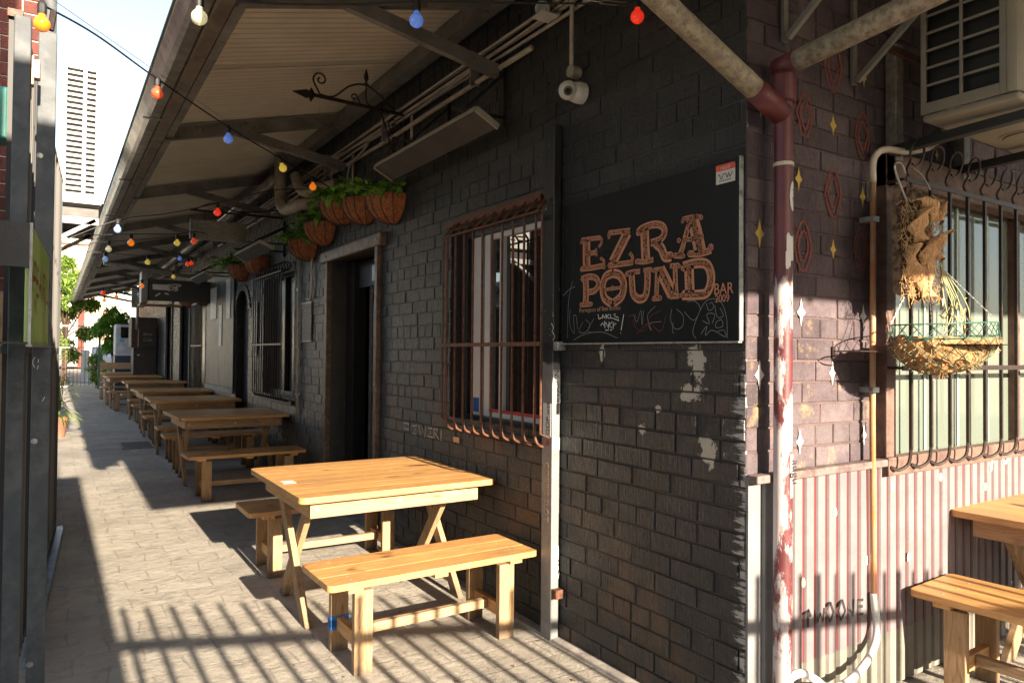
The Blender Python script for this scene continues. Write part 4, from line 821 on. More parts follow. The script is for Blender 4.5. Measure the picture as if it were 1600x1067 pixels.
for st_ in ([(945, 815), (945, 888), (962, 888), (965, 820), (945, 815)], [(965, 825), (1000, 812), (1085, 822), (1088, 834), (1030, 838)], [(1030, 838), (1048, 850), (1050, 882), (1020, 888), (1000, 876), (968, 874)], [(1000, 826), (1015, 845), (1045, 852)], [(1005, 850), (1045, 864)], [(1010, 866), (1045, 874)], [(975, 835), (1000, 850), (990, 870)]):
    rline(hm, [z5(*q)+Vector((0, -.003, 0)) for q in st_], .012, (0, -1, 0), .002)
rline(hm, [z5(800, 945)+Vector((0, -.003, 0)), z5(855, 912)+Vector((0, -.003, 0))], .02, (0, -1, 0)); rline(hm, [z5(905, 912)+Vector((0, -.003, 0)), z5(950, 925)+Vector((0, -.003, 0))], .02, (0, -1, 0))
hm.build('hand_drawing', M_HAND, hs, fix=False)
# ------------------------------------------------------------------ planters
def leaf(mb, c, d, L, wd, droop=.3):
    d = Vector(d).normalized(); sd_ = d.cross(Vector((0, 0, 1))); sd_ = sd_.normalized() if sd_.length > .01 else Vector((1, 0, 0)); u = sd_.cross(d)
    sd_ = (sd_+u*random.uniform(-.5, .5)).normalized(); u = sd_.cross(d)
    c = Vector(c); P = []
    for t, ww in ((0, .15), (.22, 1.), (.55, .8), (.8, .4)):
        m = c+d*L*t-Vector((0, 0, 1))*droop*L*t*t
        P.append((m+sd_*wd*ww*.5+u*wd*.12, m, m-sd_*wd*ww*.5+u*wd*.12))
    tip = c+d*L-Vector((0, 0, 1))*droop*L
    vs = [p for tr in P for p in tr]+[tip]; fs = []
    for i in range(3): fs += [(3*i, 3*i+1, 3*i+4, 3*i+3), (3*i+1, 3*i+2, 3*i+5, 3*i+4)]
    fs += [(9, 10, 12), (10, 11, 12)]; mb.add(vs, fs)
def planter(lab, y, zr, rad=None, dep=None, nv=9, spread=1., grp='half round coconut fibre baskets on the wall', nl=46):
    rad = rad or random.uniform(.205, .225); dep = dep or random.uniform(.18, .205); t = thing('wall_planter', lab, 'planter', (W, y, zr), grp); n = 16
    prof = [(rad, 0), (rad*.985, -dep*.25), (rad*.90, -dep*.55), (rad*.66, -dep*.85), (rad*.30, -dep*1.02), (.02, -dep*1.04)]
    b = MB(); b.lathe(prof, (W-.006, y, zr), (0, 0, 1), n, .5, math.pi/2)
    b.add([(W-.006, y-rad, zr), (W-.006, y+rad, zr), (W-.006, y+rad*.66, zr-dep*.85), (W-.006, y-rad*.66, zr-dep*.85)], [(0, 1, 2, 3)])
    b.build('coir_liner', M_COIR, t, smooth=False)
    so_ = MB(); so_.lathe([(0, -.02), (rad*.96, -.02)], (W-.006, y, zr), (0, 0, 1), n, .5, math.pi/2); so_.build('soil', mat('soil', (.03, .02, .012), .95), t)
    sg_ = MB()
    for i in range(170):
        a = math.pi/2+math.pi*random.random(); r_, h_ = prof[random.choice((0, 0, 0, 1, 2, 3))]; p = Vector((W-.006+r_*math.cos(a), y+r_*math.sin(a), zr+h_+random.uniform(-.02, .01))); sg_.bar(p, p+Vector((math.cos(a)*random.uniform(.003, .018), math.sin(a)*random.uniform(.003, .018), random.uniform(-.02, .012))), .0014, .0014)
    tag(sg_.build('stray_fibres', M_COIR, t), kind='stuff')
    wv_ = MB()
    for i in range(8):
        a = math.pi/2+math.pi*i/7; wv_.tube([(W-.006+(r_+.005)*math.cos(a), y+(r_+.005)*math.sin(a), zr+h_) for r_, h_ in prof], .0032, 5)
    wv_.tube([(W-.006+(rad+.006)*math.cos(math.pi/2+math.pi*i/16), y+(rad+.006)*math.sin(math.pi/2+math.pi*i/16), zr+.004) for i in range(17)], .0045, 5)
    wv_.bar((W-.012, y-rad, zr), (W-.012, y+rad, zr), .006, .012); wv_.build('wire_frame', M_BLACK, t)
    fo, vn = MB(), MB()
    for i in range(nv):
        a = random.uniform(math.pi*.5, math.pi*1.5); r_ = random.uniform(.3, .9)*rad; p0 = Vector((W-.02+r_*math.cos(a), y+r_*math.sin(a), zr))
        dr = Vector((math.cos(a)*.8-.1, math.sin(a)*1.0+.12, random.uniform(.5, 1.1))); P = [p0]; L = random.uniform(.10, .22)*spread
        for q in range(4): P.append(P[-1]+dr.normalized()*L*.33); dr.z -= random.uniform(.3, .8)
        P = [Vector((min(p.x, W-.03), p.y, p.z)) for p in P]
        C_ = catmull(P, 4); vn.tube(C_, .003, 5)
        for p in C_[3::2]: leaf(fo, p, (random.uniform(-1, .3), random.uniform(-1, 1), random.uniform(-.3, .8)), random.uniform(.05, .085), random.uniform(.04, .062))
    for i in range(nl):
        a = random.uniform(math.pi*.5, math.pi*1.5); r_ = random.uniform(.0, 1.02)*rad; hh = random.uniform(.0, .15)*spread*(1.1-r_/rad*.6)
        p0 = Vector((W-.035+r_*math.cos(a), y+r_*math.sin(a), zr+hh)); leaf(fo, p0, (math.cos(a)-.2, math.sin(a)+random.uniform(-.7, .7), random.uniform(-.3, .9)), random.uniform(.055, .10), random.uniform(.04, .07))
    fo.build('foliage', M_LEAF, t, fix=False); vn.build('vine_stems', M_VINE, t, smooth=True)
random.seed(11)
for lab, y, z in (('nearest coconut fibre wall basket, beside the long heater', 5.10, 2.640), ('second coconut fibre basket from the long heater, trailing over the doorway', 5.66, 2.715), ('third basket from the long heater, the highest of the wall row', 6.19, 2.79), ('fourth basket, set lower over the far side of the doorway', 6.68, 2.665), ('fifth and lowest basket, just above the thin conduit by the door', 7.22, 2.575)):
    planter(lab, y, z)
planter('basket with trailing pothos just past the short heater', 9.1, 2.60, .24, .22, 9, 1.2); planter('small basket with long trailing vine before the grey green panel', 10.2, 2.62, .22, .2, 11, 1.5)
planter('dim basket half hidden behind the pointing hand sign', 13.0, 2.45, .25, .22, 11, 1.4); planter('farthest basket of greenery beyond the pointing hand sign', 14.6, 2.5, .25, .22, 12, 1.4)
# ------------------------------------------------------------------ string lights
BC = {'red': (.75, .03, .012), 'coral': (.80, .085, .03), 'orange': (.80, .19, .012), 'yellow': (.80, .58, .07), 'blue': (.12, .24, .72), 'pale': (.78, .72, .42), 'sky': (.25, .42, .72)}
BM = {k: mat('bulb_'+k, c, .16, bump=0, var=.04, coat=.6, emit=.09 if k not in ('red', 'orange') else .16) for k, c in BC.items()}
def string(lab, pts, bulbs, r=.0042, r2=0, m=M_CABLE, br=.030):
    t = thing('string_lights', lab, 'string lights', Vector(pts[0]), 'festoon lights strung across the alley')
    MB().tube(catmull(pts, 7), r, 6).build('cable', m, t, smooth=True)
    if r2: MB().tube([Vector(pts[0])+Vector((0, 0, .05)), Vector(pts[len(pts)//2])+Vector((0, 0, .035)), Vector(pts[-1])], r2, 5).build('catenary_wire', M_WIRE, t)
    for (p, cn, tilt) in bulbs:
        ax = Vector((tilt, 0, 1)).normalized(); p = Vector(p)
        so_ = MB().lathe([(.008, .012), (.014, .004), (.0165, -.004), (.0165, -.030), (.015, -.040), (0, -.040)], p, ax, 12).build('socket', M_CABLE, t, smooth=False)
        prof = [(.0125, -.038), (.0135, -.050)]+[(br*math.sin(a), -.078+br*math.cos(a)) for a in [R(q) for q in range(35, 181, 15)]]
        MB().lathe(prof, p, ax, 18).build('bulb', BM[cn], so_, smooth=True)
yl = lambda u, v, y: onY(u, v, y)
A = [yl(62, 6, 3.3), yl(150, 55, 3.7), yl(246, 124, 4.25), yl(357, 199, 4.95), yl(437, 247, 5.5), yl(489, 278, 6.0), Vector((W-.05, 6.35, 2.93))]
string('nearest diagonal cable of five coloured bulbs from the left fence post to the wall baskets', A, [(A[0]+Vector((.008, 0, -.0)), 'orange', 0), (A[2], 'coral', 0), (A[3], 'blue', 0), (A[4]+Vector((0, 0, 0)), 'yellow', -.35), (A[5], 'orange', 0)], .0048, .0016)
T_ = [Vector((.47, 2.95, onY(311, -12, 2.95).z)), yl(420, 6, 2.9), yl(560, 7, 2.8), yl(651, 3, 2.72), yl(800, 5, 2.57), yl(900, 6, 2.45), yl(996, 6, 2.30), Vector((W-.01, 2.22, onX(1012, 10, W).z))]
string('taut wire along the top with a pale yellow, a blue and a red bulb', T_, [(Vector((onY(312, -4, 2.95).x, 2.95, onY(312, -4, 2.95).z)), 'pale', 0), (yl(651, 4, 2.72), 'blue', 0), (yl(996, -1, 2.30), 'red', 0)], .0042, 0)
tb = thing('turnbuckle', 'small steel turnbuckle tightening the top wire at the wall', 'turnbuckle', onY(958, 6, 2.46))
p = onY(958, 7, 2.36); MB().bar(p+Vector((-.06, .02, -.006)), p+Vector((.06, -.02, -.002)), .003, .004).bar(p+Vector((-.06, .02, .010)), p+Vector((.06, -.02, .014)), .003, .004).tube([p+Vector((-.13, .045, .0)), p+Vector((-.05, .017, .002))], .003, 6).tube([p+Vector((.05, -.017, .005)), p+Vector((.12, -.045, .008))], .003, 6).build('screw_body', M_WIRE, tb)
def bp_(u, v, y, c, tilt=0): return (onY(u, v, y), c, tilt)
Bs = [onY(80, 384, 6.7), onY(184, 344, 6.7), onY(260, 334, 6.6), onY(340, 318, 6.45), onY(430, 297, 6.4), Vector((W-.05, 6.35, 2.93))]
string('pale taut cable, blue bulb at the gutter and red bulb under the roof', Bs, [(Bs[1], 'sky', 0), (Bs[3], 'red', 0)], .0042)
Cs = [onY(90, 369, 7.8), onY(205, 366, 7.6), onY(277, 366, 7.9), onY(303, 362, 8.2), onY(360, 372, 8.4)]
string('cable with two orange bulbs and one yellow bulb before the grey hanging sign', Cs, [bp_(205, 367, 7.6, 'orange'), bp_(277, 368, 7.9, 'yellow'), bp_(303, 366, 8.2, 'coral')], .004)
Ds = [onY(100, 384, 9), onY(170, 378, 8.7), onY(260, 371, 8.9), onY(330, 366, 9.2)]
string('cable carrying a single pale yellow bulb by the gutter', Ds, [bp_(170, 378, 8.7, 'pale')], .0035)
Es = [onY(105, 393, 9.6), onY(165, 395, 9.6), onY(231, 400, 9.7), onY(281, 396, 10.4), onY(300, 403, 10.6)]
string('cable of five small bulbs, two of them red and touching', Es, [bp_(165, 395, 9.6, 'sky'), bp_(231, 400, 9.7, 'yellow'), bp_(281, 396, 11.5, 'blue'), bp_(293, 404, 10.4, 'coral'), bp_(299, 403, 11.2, 'red')], .0035)
Fs = [onY(100, 462, 13), onY(161, 449, 12.6), onY(222, 438, 11.0), onY(271, 426, 12.5), onY(300, 425, 13)]
string('far cable with a red, an orange and a yellow bulb below the crossing pipe', Fs, [bp_(161, 450, 12.2, 'red'), bp_(222, 438, 11.0, 'orange'), bp_(271, 425, 12.5, 'yellow')], .0035)
Gs = [onY(98, 472, 15), onY(163, 462, 13.6), onY(182, 455, 13.4), onY(218, 452, 15.5), onY(250, 448, 16)]
string('farthest cable with yellow, orange, blue and pale bulbs', Gs, [bp_(163, 462, 13.8, 'yellow'), bp_(182, 456, 13.0, 'orange'), bp_(217, 453, 15.4, 'blue'), bp_(220, 458, 15.8, 'yellow'), bp_(109, 470, 14.6, 'pale')], .0035)
# ------------------------------------------------------------------ tables and benches (built at the origin, long side along x)
TL, TW, TH = 1.13, 1.08, .725
def rounded(mb, x0, y0, x1, y1, z0, z1, r=.03, gaps=None):
    def arc(cx, cy, a0): return [(cx+r*math.cos(a0+i*math.pi/8), cy+r*math.sin(a0+i*math.pi/8)) for i in range(5)]
    mb.poly([(x, y, z0) for x, y in arc(x1-r, y0+r, -math.pi/2)+arc(x1-r, y1-r, 0)+arc(x0+r, y1-r, math.pi/2)+arc(x0+r, y0+r, math.pi)], (0, 0, z1-z0))
def boards(mb, L, Wd, n, z0, z1, r=.04):
    # boards along x, joined edge to edge, outer corners rounded
    bw = Wd/n; g_ = .0005
    for i in range(n):
        y0, y1 = -Wd/2+i*bw+g_, -Wd/2+(i+1)*bw-g_
        if i in (0, n-1):
            s_ = -1 if i == 0 else 1; ye = y0 if i == 0 else y1; yi = y1 if i == 0 else y0; P = [(-L/2, yi), (-L/2, ye-s_*r)]
            for q in range(1, 5): a = q*math.pi/10; P.append((-L/2+r-r*math.cos(a), ye-s_*r+s_*r*math.sin(a)))
            P += [(-L/2+r, ye), (L/2-r, ye)]
            for q in range(1, 5): a = q*math.pi/10; P.append((L/2-r+r*math.sin(a), ye-s_*r+s_*r*math.cos(a)))
            P += [(L/2, ye-s_*r), (L/2, yi)]
            mb.poly([(x, y, z0) for x, y in P], (0, 0, z1-z0))
        else: mb.box((-L/2, y0, z0), (L/2, y1, z1))
def make_table():
    t = thing('picnic_table', 'x', 'table', (0, 0, 0), 'wooden cross-legged tables'); t.location = (0, 0, 0)
    b = MB(); boards(b, TL, TW, 8, TH-.032, TH); b.build('tabletop', WX, t, bevel=.0022)
    ax_, ay = TL/2-.075, TW/2-.085
    ap = MB().box((-ax_, -ay, TH-.125), (ax_, -ay+.028, TH-.033)).build('apron', WR, t, bevel=.003)
    MB().box((-ax_, ay-.028, TH-.125), (ax_, ay, TH-.033)).build('apron', WR, t, bevel=.003)
    for sx_ in (-1, 1): MB().box((sx_*ax_-.026*(sx_ > 0)-.0, -ay+.029, TH-.125), (sx_*ax_+.026*(sx_ < 0), ay-.029, TH-.033)).build('apron', WY, t, bevel=.003)
    for x in (-ax_+.035, 0, ax_-.035): MB().lathe([(.014, -.001), (.014, .001), (.008, .005), (0, .005)], (x, -ay, TH-.08), (0, -1, 0), 12).build('bolt', M_GALV, ap)
    for sx_ in (-1, 1):
        x = sx_*(ax_-.055)
        for k_, s_ in ((0, 1), (1, -1)):
            xx = x+sx_*(.018 if k_ else -.020)
            z0, z1 = 0, TH-.034; h0, h1 = s_*.285, -s_*.255; hw = .048
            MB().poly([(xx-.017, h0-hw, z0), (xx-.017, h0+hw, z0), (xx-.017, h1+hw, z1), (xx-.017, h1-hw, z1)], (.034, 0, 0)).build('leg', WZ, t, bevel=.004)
    return t
BLn, BWd, BH = 1.12, .41, .43
def make_bench(short=False):
    t = thing('wooden_bench', 'x', 'bench', (0, 0, 0), 'wooden benches along the tables')
    b = MB(); boards(b, BLn, BWd, 3, BH-.03, BH, .03); st_ = b.build('seat', WX, t, bevel=.0025)
    sc = MB()
    for x in (-BLn/2+.12, BLn/2-.12):
        for y in (-.15, -.10, .02, .15): sc.lathe([(.006, 0), (.005, .0012), (0, .0012)], (x, y, BH), (0, 0, 1), 8)
    sc.build('screw', M_GALV, st_)
    for x in (-BLn/2+.13, 0, BLn/2-.13): MB().box((x-.035, -BWd/2+.015, BH-.052), (x+.035, BWd/2-.015, BH-.031)).build('cleat', WY, t)
    for x in (-BLn/2+.175, BLn/2-.175):
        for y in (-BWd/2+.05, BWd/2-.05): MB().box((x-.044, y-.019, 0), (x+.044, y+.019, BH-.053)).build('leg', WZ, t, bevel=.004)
        MB().box((x-.017, -BWd/2+.07, .10), (x+.017, BWd/2-.07, .165)).build('cross_rail', WY, t, bevel=.003)
    MB().box((-BLn/2+.193, -.018, .115), (BLn/2-.193, .018, .16)).build('long_rail', WR, t, bevel=.003)
    return t
T0, B0 = make_table(), make_bench()
tabs = [(1.60, 4.06, 'sunlit square pine table nearest the camera, with a small white label on top', 0.),
 (1.63, 8.42, 'first shaded table past the doorway, beside the thin conduit', 0.),
 (1.65, 10.85, 'second shaded table of the alley row, in front of the arched doorway', 0), (1.67, 12.95, 'third shaded table of the alley row, beside the grey green panel', 0),
 (1.72, 15.9, 'fourth shaded table of the alley row, last of the right hand run', 0), (1.55, 18.6, 'sixth table from the camera, nearer one of the far pair before the white kiosk', 0), (1.58, 20.6, 'farthest table of the alley, against the high backed bench', 0)]
bens = [(1.585, 3.265, 'sunlit bench nearest the camera with blue tape on a leg', 0), (1.60, 4.83, 'half shaded bench on the far side of the sunlit table', 0),
 (1.62, 7.40, 'shaded bench on the near side of the first shaded table', 0), (1.63, 9.10, 'bench tucked under the far side of the first shaded table', 0),
 (1.66, 9.98, 'bench on the near side of the second shaded table', 0), (1.67, 11.55, 'bench on the far side of the second shaded table', 0),
 (1.70, 12.35, 'bench on the near side of the third shaded table', 0), (1.70, 13.75, 'bench on the far side of the third shaded table', 0),
 (1.74, 15.0, 'bench on the near side of the fourth shaded table', 0), (1.74, 16.7, 'bench on the far side of the fourth shaded table', 0), (1.56, 17.75, 'bench in front of the far pair of tables, its thick leg facing the path', 0), (1.50, 19.55, 'bench between the two far tables', 0)]
tables, benches = [], []
for i, (x, y, lab, rz_) in enumerate(tabs):
    o = T0 if i == 0 else copy_tree(T0); o.location = (x, y, gz(y)); o.rotation_euler.z = R([0, 1.2, -1.4, 1.8, -1.5, 1.2, -.8][i]); o['label'] = lab; tables.append(o)
for i, (x, y, lab, rz_) in enumerate(bens):
    o = B0 if i == 0 else copy_tree(B0); o.location = (x, y, gz(y)); o.rotation_euler.z = R(random.uniform(-2.2, 2.2) if i > 1 else (.6, -.4)[i]); o['label'] = lab; benches.append(o)
o = copy_tree(T0); o.location = (4.17, 1.20, 0); o.rotation_euler.z = R(90); o['label'] = 'bright pine table at the right edge, beneath the wide barred window'; RT = o
o = copy_tree(B0); o.location = (3.43, 1.17, 0); o.rotation_euler.z = R(93); o['label'] = 'bright pine bench at the right edge, end against the corrugated cladding'; RB = o
# sticker, tape
bpy.context.view_layer.update()
p = tables[0]
lbl = MB().box((-.53, -.10, TH+.001), (-.46, -.02, TH+.0022)).build('paper_label', M_STW, p)
lbl.parent = p; lbl.location = (0, 0, 0)
lbl.data.transform(Matrix.Translation(Vector((tabs[0][0], tabs[0][1], gz(tabs[0][1])))))
tp = MB()
for z in (.105, .12): tp.box((-BLn/2+.129, BWd/2-.072, z), (-BLn/2+.221, BWd/2-.028, z+.05))
lg = [c_ for c_ in benches[0].children if c_.name.startswith('leg')][1]
tpo = tp.build('tape', mat('blue_tape', (.02, .13, .42), .35, bump=.2), benches[0]); tpo.data.transform(Matrix.Translation(Vector(bens[0][:2]+(0,)))); tpo.parent = lg
# high-backed bench at the far end
hb = thing('high_backed_bench', 'dark wooden bench with a tall plank back at the far end of the row', 'bench', (1.55, 21.6, gz(21.6)))
zz = gz(21.6)
MB().box((1.05, 21.7, zz+.78), (2.1, 21.73, zz+.95)).build('backrest', WR, hb); MB().box((1.05, 21.35, zz+.42), (2.1, 21.7, zz+.45)).build('seat', WX, hb)
for x in (1.05, 2.04):
    for y, zt in ((21.36, .42), (21.73, 1.0)): MB().box((x, y, zz), (x+.06, y+.05, zz+zt)).build('leg', WZ, hb)
# ------------------------------------------------------------------ facade: air conditioner, brackets
ac = thing('air_conditioner', 'cream air conditioner unit seen from below on brackets over the barred window', 'air conditioner', (3.4, 1.4, 2.4))
AX0, AX1, AY0, AY1, AZ0, AZ1 = 3.0, 3.86, 1.20, 1.56, 2.42, 3.08
b = MB(); r_ = .045
# body outline without the left grille face
n = 6; corner = [(AX0+r_-r_*math.cos(i*math.pi/2/n), AY0+r_-r_*math.sin(i*math.pi/2/n)) for i in range(n+1)]
pr = corner+[(AX0+.15, AY0), (AX0+.15, AY0+.012), (AX0+r_, AY0+.02), (AX0+.014, AY0+r_+.0)]
b.poly([(x, y, AZ0+.03) for x, y in pr], (0, 0, AZ1-AZ0-.03))
b.box((AX0+.004, AY0+.03, AZ1-.03), (AX1, AY1, AZ1)).box((AX1-.03, AY0+.01, AZ0+.03), (AX1, AY1, AZ1-.03)).box((AX0+.15, AY1-.01, AZ0+.03), (AX1-.03, AY1, AZ1-.03)).box((AX0+.15, AY0, AZ0+.03), (AX1-.03, AY0+.012, AZ0+.11)).box((AX0+.15, AY0, AZ1-.08), (AX1-.03, AY0+.012, AZ1-.031)).box((AX1-.2, AY0, AZ0+.11), (AX1-.03, AY0+.012, AZ1-.08))
body = b.build('casing', M_CREAM, ac, bevel=.004)
gr_ = MB(); gy0, gy1 = AY0+.05, AY1
gr_.box((AX0, gy0-.005, AZ0+.03), (AX0+.012, gy0+.018, AZ1)).box((AX0, gy1-.02, AZ0+.03), (AX0+.012, gy1, AZ1)).box((AX0+.001, gy0+.018, AZ0+.03), (AX0+.012, gy1-.02, AZ0+.075))
ym = (gy0+gy1)/2+.0; gr_.box((AX0+.001, ym-.006, AZ0+.075), (AX0+.01, ym+.006, AZ1))
nb_ = 8; hh = (AZ1-AZ0-.085)/nb_
for i in range(1, nb_+1): gr_.box((AX0+.002, gy0+.018, AZ0+.075+i*hh-.005), (AX0+.010, ym-.006, AZ0+.075+i*hh+.005)).box((AX0+.002, ym+.006, AZ0+.075+i*hh-.005), (AX0+.010, gy1-.02, AZ0+.075+i*hh+.005))
gr_.build('side_grille', M_CREAM, ac, bevel=.002)
MB().box((AX0+.04, gy0, AZ0+.05), (AX0+.05, gy1-.01, AZ1-.03)).build('coil', mat('coil_black', (.012, .012, .011), .5, stretch=(1, 1, 1), bump=0), ac)
fg = MB(); fcx, fcz, fr_ = AX0+.46, (AZ0+AZ1)/2+.01, .25
for i in range(17): fg.tube([(fcx+q[0], AY0-.012, fcz+q[1]) for q in [((.03+i*.0145)*math.cos(a), (.03+i*.0145)*math.sin(a)) for a in [2*math.pi*j/36 for j in range(37)]]], .0022, 5)
for i in range(46): z = AZ0+.12+i*.0105; fg.box((AX0+.155, AY0-.006, z), (AX0+.215, AY0-.002, z+.003)) if z < AZ1-.09 else None
for i in range(6): a = math.pi*i/6; fg.bar((fcx-fr_*math.cos(a), AY0-.008, fcz-fr_*math.sin(a)), (fcx+fr_*math.cos(a), AY0-.008, fcz+fr_*math.sin(a)), .004, .004)
fg.lathe([(.03, 0), (.03, .01), (0, .01)], (fcx, AY0-.01, fcz), (0, -1, 0), 16); fg.build('fan_grille', M_CREAM, ac)
fb = MB()
for i in range(3):
    a = 2*math.pi*i/3; fb.add([(fcx+.04*math.cos(a), AY0+.06, fcz+.04*math.sin(a)), (fcx+.22*math.cos(a), AY0+.04, fcz+.22*math.sin(a)), (fcx+.22*math.cos(a+1), AY0+.08, fcz+.22*math.sin(a+1)), (fcx+.04*math.cos(a+.9), AY0+.07, fcz+.04*math.sin(a+.9))], [(0, 1, 2, 3)])
fb.build('fan_blades', M_BLACK, ac)
pn = MB().box((AX0+.003, AY0+.004, AZ0), (AX1-.003, AY1-.003, AZ0+.029)).build('base_pan', M_CREAM, ac, bevel=.012)
em = MB()
for x, y, wx, wy in ((3.30, 1.38, .09, .10), (3.55, 1.38, .11, .12), (3.74, 1.36, .05, .09)):
    for k_, z in ((0, -.004), (.018, -.011), (.04, -.004)): em.poly([(x+(wx-k_)*math.cos(a)*(1 if abs(math.cos(a)) > .3 else 1), y+(wy-k_)*math.sin(a), AZ0+.001) for a in [2*math.pi*j/20 for j in range(20)]], (0, 0, z))
em.build('pressed_ribs', M_CREAM, pn, bevel=.003)
for x in (3.12, 3.72):
    MB().bar((x, YC-.006, AZ0-.055), (x, AY0-.12, AZ0-.032), .045, .038).build('support_arm', M_BLACK, ac, bevel=.003)
    up_b = MB(); up_b.box((x-.008, YC-.058, AZ0-.10), (x+.052, YC-.008, AZ0+.42)); up_b.build('wall_upright', M_STEEL if x > 3.5 else mat('grey_bracket', (.28, .26, .22), .5, .3, c2=(.18, .15, .12), sc=14, bump=.1), ac, bevel=.004)
    for z in (AZ0-.07, AZ0-.03): MB().lathe([(.009, 0), (.009, .004), (0, .004)], (x+.02, YC-.058, z), (0, -1, 0), 10).build('bolt', M_BLACK, ac)
MB().box((3.04, YC-.075, AZ0+.36), (3.95, YC-.060, AZ0+.39)).build('cross_rail', M_RUST, ac)
for lab, u0, v0, ub, vb in (('slim steel bracket nearest the corner downpipe, under the end awning', 1228, 0, 1228, 66), ('longer steel bracket between the sloping pipe and the air conditioner', 1336, 0, 1336, 133)):
    t = thing('awning_bracket', lab, 'bracket', onY(ub, vb, YC-.01), 'steel brackets under the end awning')
    p = onY(ub, vb, YC-.02); MB().bar((p.x, YC-.014, p.z), (p.x, YC-.014, 3.5), .028, .014, (0, 1, 0)).build('upright', M_STEEL, t)
    MB().bar((p.x, YC-.03, p.z+.012), (p.x+.04, YC-.75, p.z+.62), .022, .022).build('diagonal', M_STEEL, t)
# hanging basket, bark mount, hook
YB = 1.50
hk = thing('wire_hook', 'long pale wire hook hanging from the scrolls of the window bars', 'hook', onY(1410, 262, YB+.05))
hz = lambda x, y, Y=YB+.04: onY(1360+x*.1875, 220+y*.1875, Y)
MB().tube(catmull([hz(292, 275), hz(262, 200), hz(225, 182), hz(203, 205), hz(215, 280), hz(300, 500), hz(400, 770), hz(400, 815), hz(375, 815), hz(352, 760)], 5), .0042, 8).build('wire', M_WIRE, hk, smooth=True)
MB().tube(catmull([hz(365, 235), hz(430, 290), hz(500, 410)], 5), .003, 6).build('second_wire', M_WIRE, hk, smooth=True)
bk = thing('bark_mount', 'shaggy slab of bark with torn papery fern husks tied to the window bars', 'bark mount', onY(1430, 380, YB+.06))
z7 = lambda x, y, Y: onY(1340+x*.4869, 220+y*.4873, Y)
P = [z7(x, y, YB+.10) for x, y in ((138, 140), (205, 165), (215, 300), (240, 420), (235, 500), (200, 510), (140, 485), (136, 300))]
MB().poly(P, (0, .035, 0)).build('backing_board', mat('old_board', (.30, .20, .12), .9, c2=(.10, .06, .035), sc=20, bump=.6), bk)
random.seed(21)
lump = MB()
def blobm(mb, c, r, jit=.35, n1=9, n2=7, sq=(1, .5, 1)):
    k = len(mb.v); c = Vector(c)
    for i in range(n2):
        th = math.pi*i/(n2-1)
        for j in range(n1):
            ph = 2*math.pi*j/n1; rr = r*(1+random.uniform(-jit, jit)*.6)
            mb.v.append((c.x+rr*math.sin(th)*math.cos(ph)*sq[0], c.y+rr*math.sin(th)*math.sin(ph)*sq[1], c.z+rr*math.cos(th)*sq[2]))
    for i in range(n2-1):
        for j in range(n1): mb.f.append((k+i*n1+j, k+i*n1+(j+1) % n1, k+(i+1)*n1+(j+1) % n1, k+(i+1)*n1+j))
for x, y, r in ((165, 185, .045), (190, 205, .05), (175, 250, .05), (160, 300, .045), (160, 360, .045), (165, 410, .045), (160, 450, .04), (195, 420, .05), (215, 460, .045), (150, 240, .04), (205, 300, .04), (200, 360, .05), (185, 480, .04)):
    blobm(lump, z7(x, y, YB+.06), r, .7, sq=(1, .6, 1.15))
lump.build('bark_lumps', M_BARK, bk)
hm_ = MB(); M_HUSK = mat('papery_husk', (.34, .14, .045), .8, c2=(.52, .34, .17), sc=30, t0=.4, t1=.6, bump=.6, stretch=(3, 3, .5))
def sheet(mb, pts, wds, Y, cup=.03, ny=6):
    C_ = catmull([z7(x, y, Y+dy) for x, y, dy in pts], 5); m = len(C_); k = len(mb.v)
    for i, p in enumerate(C_):
        wd = wds[0]+(wds[1]-wds[0])*math.sin(math.pi*.5*min(1, i/m*1.6))
        if i > m*.8: wd *= 1-.5*(i/m-.8)/.2
        for j in range(ny+1):
            s_ = j/ny*2-1; mb.v.append((p.x+s_*wd/2+random.uniform(-.003, .003), p.y-cup*(1-s_*s_)+random.uniform(-.004, .004)+.012*math.sin(i*.9+j), p.z+random.uniform(-.003, .003)-.015*s_*s_))
    for i in range(m-1):
        for j in range(ny): mb.f.append((k+i*(ny+1)+j, k+i*(ny+1)+j+1, k+(i+1)*(ny+1)+j+1, k+(i+1)*(ny+1)+j))
sheet(hm_, [(255, 300, -.06), (235, 330, -.05), (225, 370, -.03), (215, 420, -.02), (215, 500, 0)], (.05, .13), YB+.04)
sheet(hm_, [(288, 285, -.09), (262, 300, -.06), (248, 340, -.04), (250, 380, -.03)], (.03, .07), YB+.03)
sheet(hm_, [(225, 205, -.04), (200, 240, -.05), (190, 280, -.03), (200, 320, -.02)], (.06, .10), YB+.04)
sheet(hm_, [(175, 330, -.02), (165, 380, -.03), (190, 440, -.02), (225, 500, -.01)], (.05, .09), YB+.05)
sheet(hm_, [(250, 225, -.05), (262, 245, -.05), (275, 195, -.06)], (.03, .015), YB+.03, .01)
sheet(hm_, [(180, 190, -.02), (210, 185, -.04), (235, 215, -.05), (245, 260, -.04)], (.04, .09), YB+.04)
ho_ = hm_.build('papery_husk', M_HUSK, bk); md = ho_.modifiers.new('soft', 'SUBSURF'); md.levels = md.render_levels = 1; md = ho_.modifiers.new('thick', 'SOLIDIFY'); md.thickness = .002; ho_.data.shade_smooth()
fb_ = MB()
for i in range(900):
    x, y = random.uniform(138, 262), random.uniform(180, 505); p = z7(x, y, YB+random.uniform(.0, .07)); fb_.bar(p, p+Vector((random.uniform(-.03, .03), random.uniform(-.03, .01), random.uniform(-.05, .02))), .0014, .0014)
tag(fb_.build('loose_fibre', mat('straw_fibre', (.45, .28, .12), .9, bump=0), bk), kind='stuff')
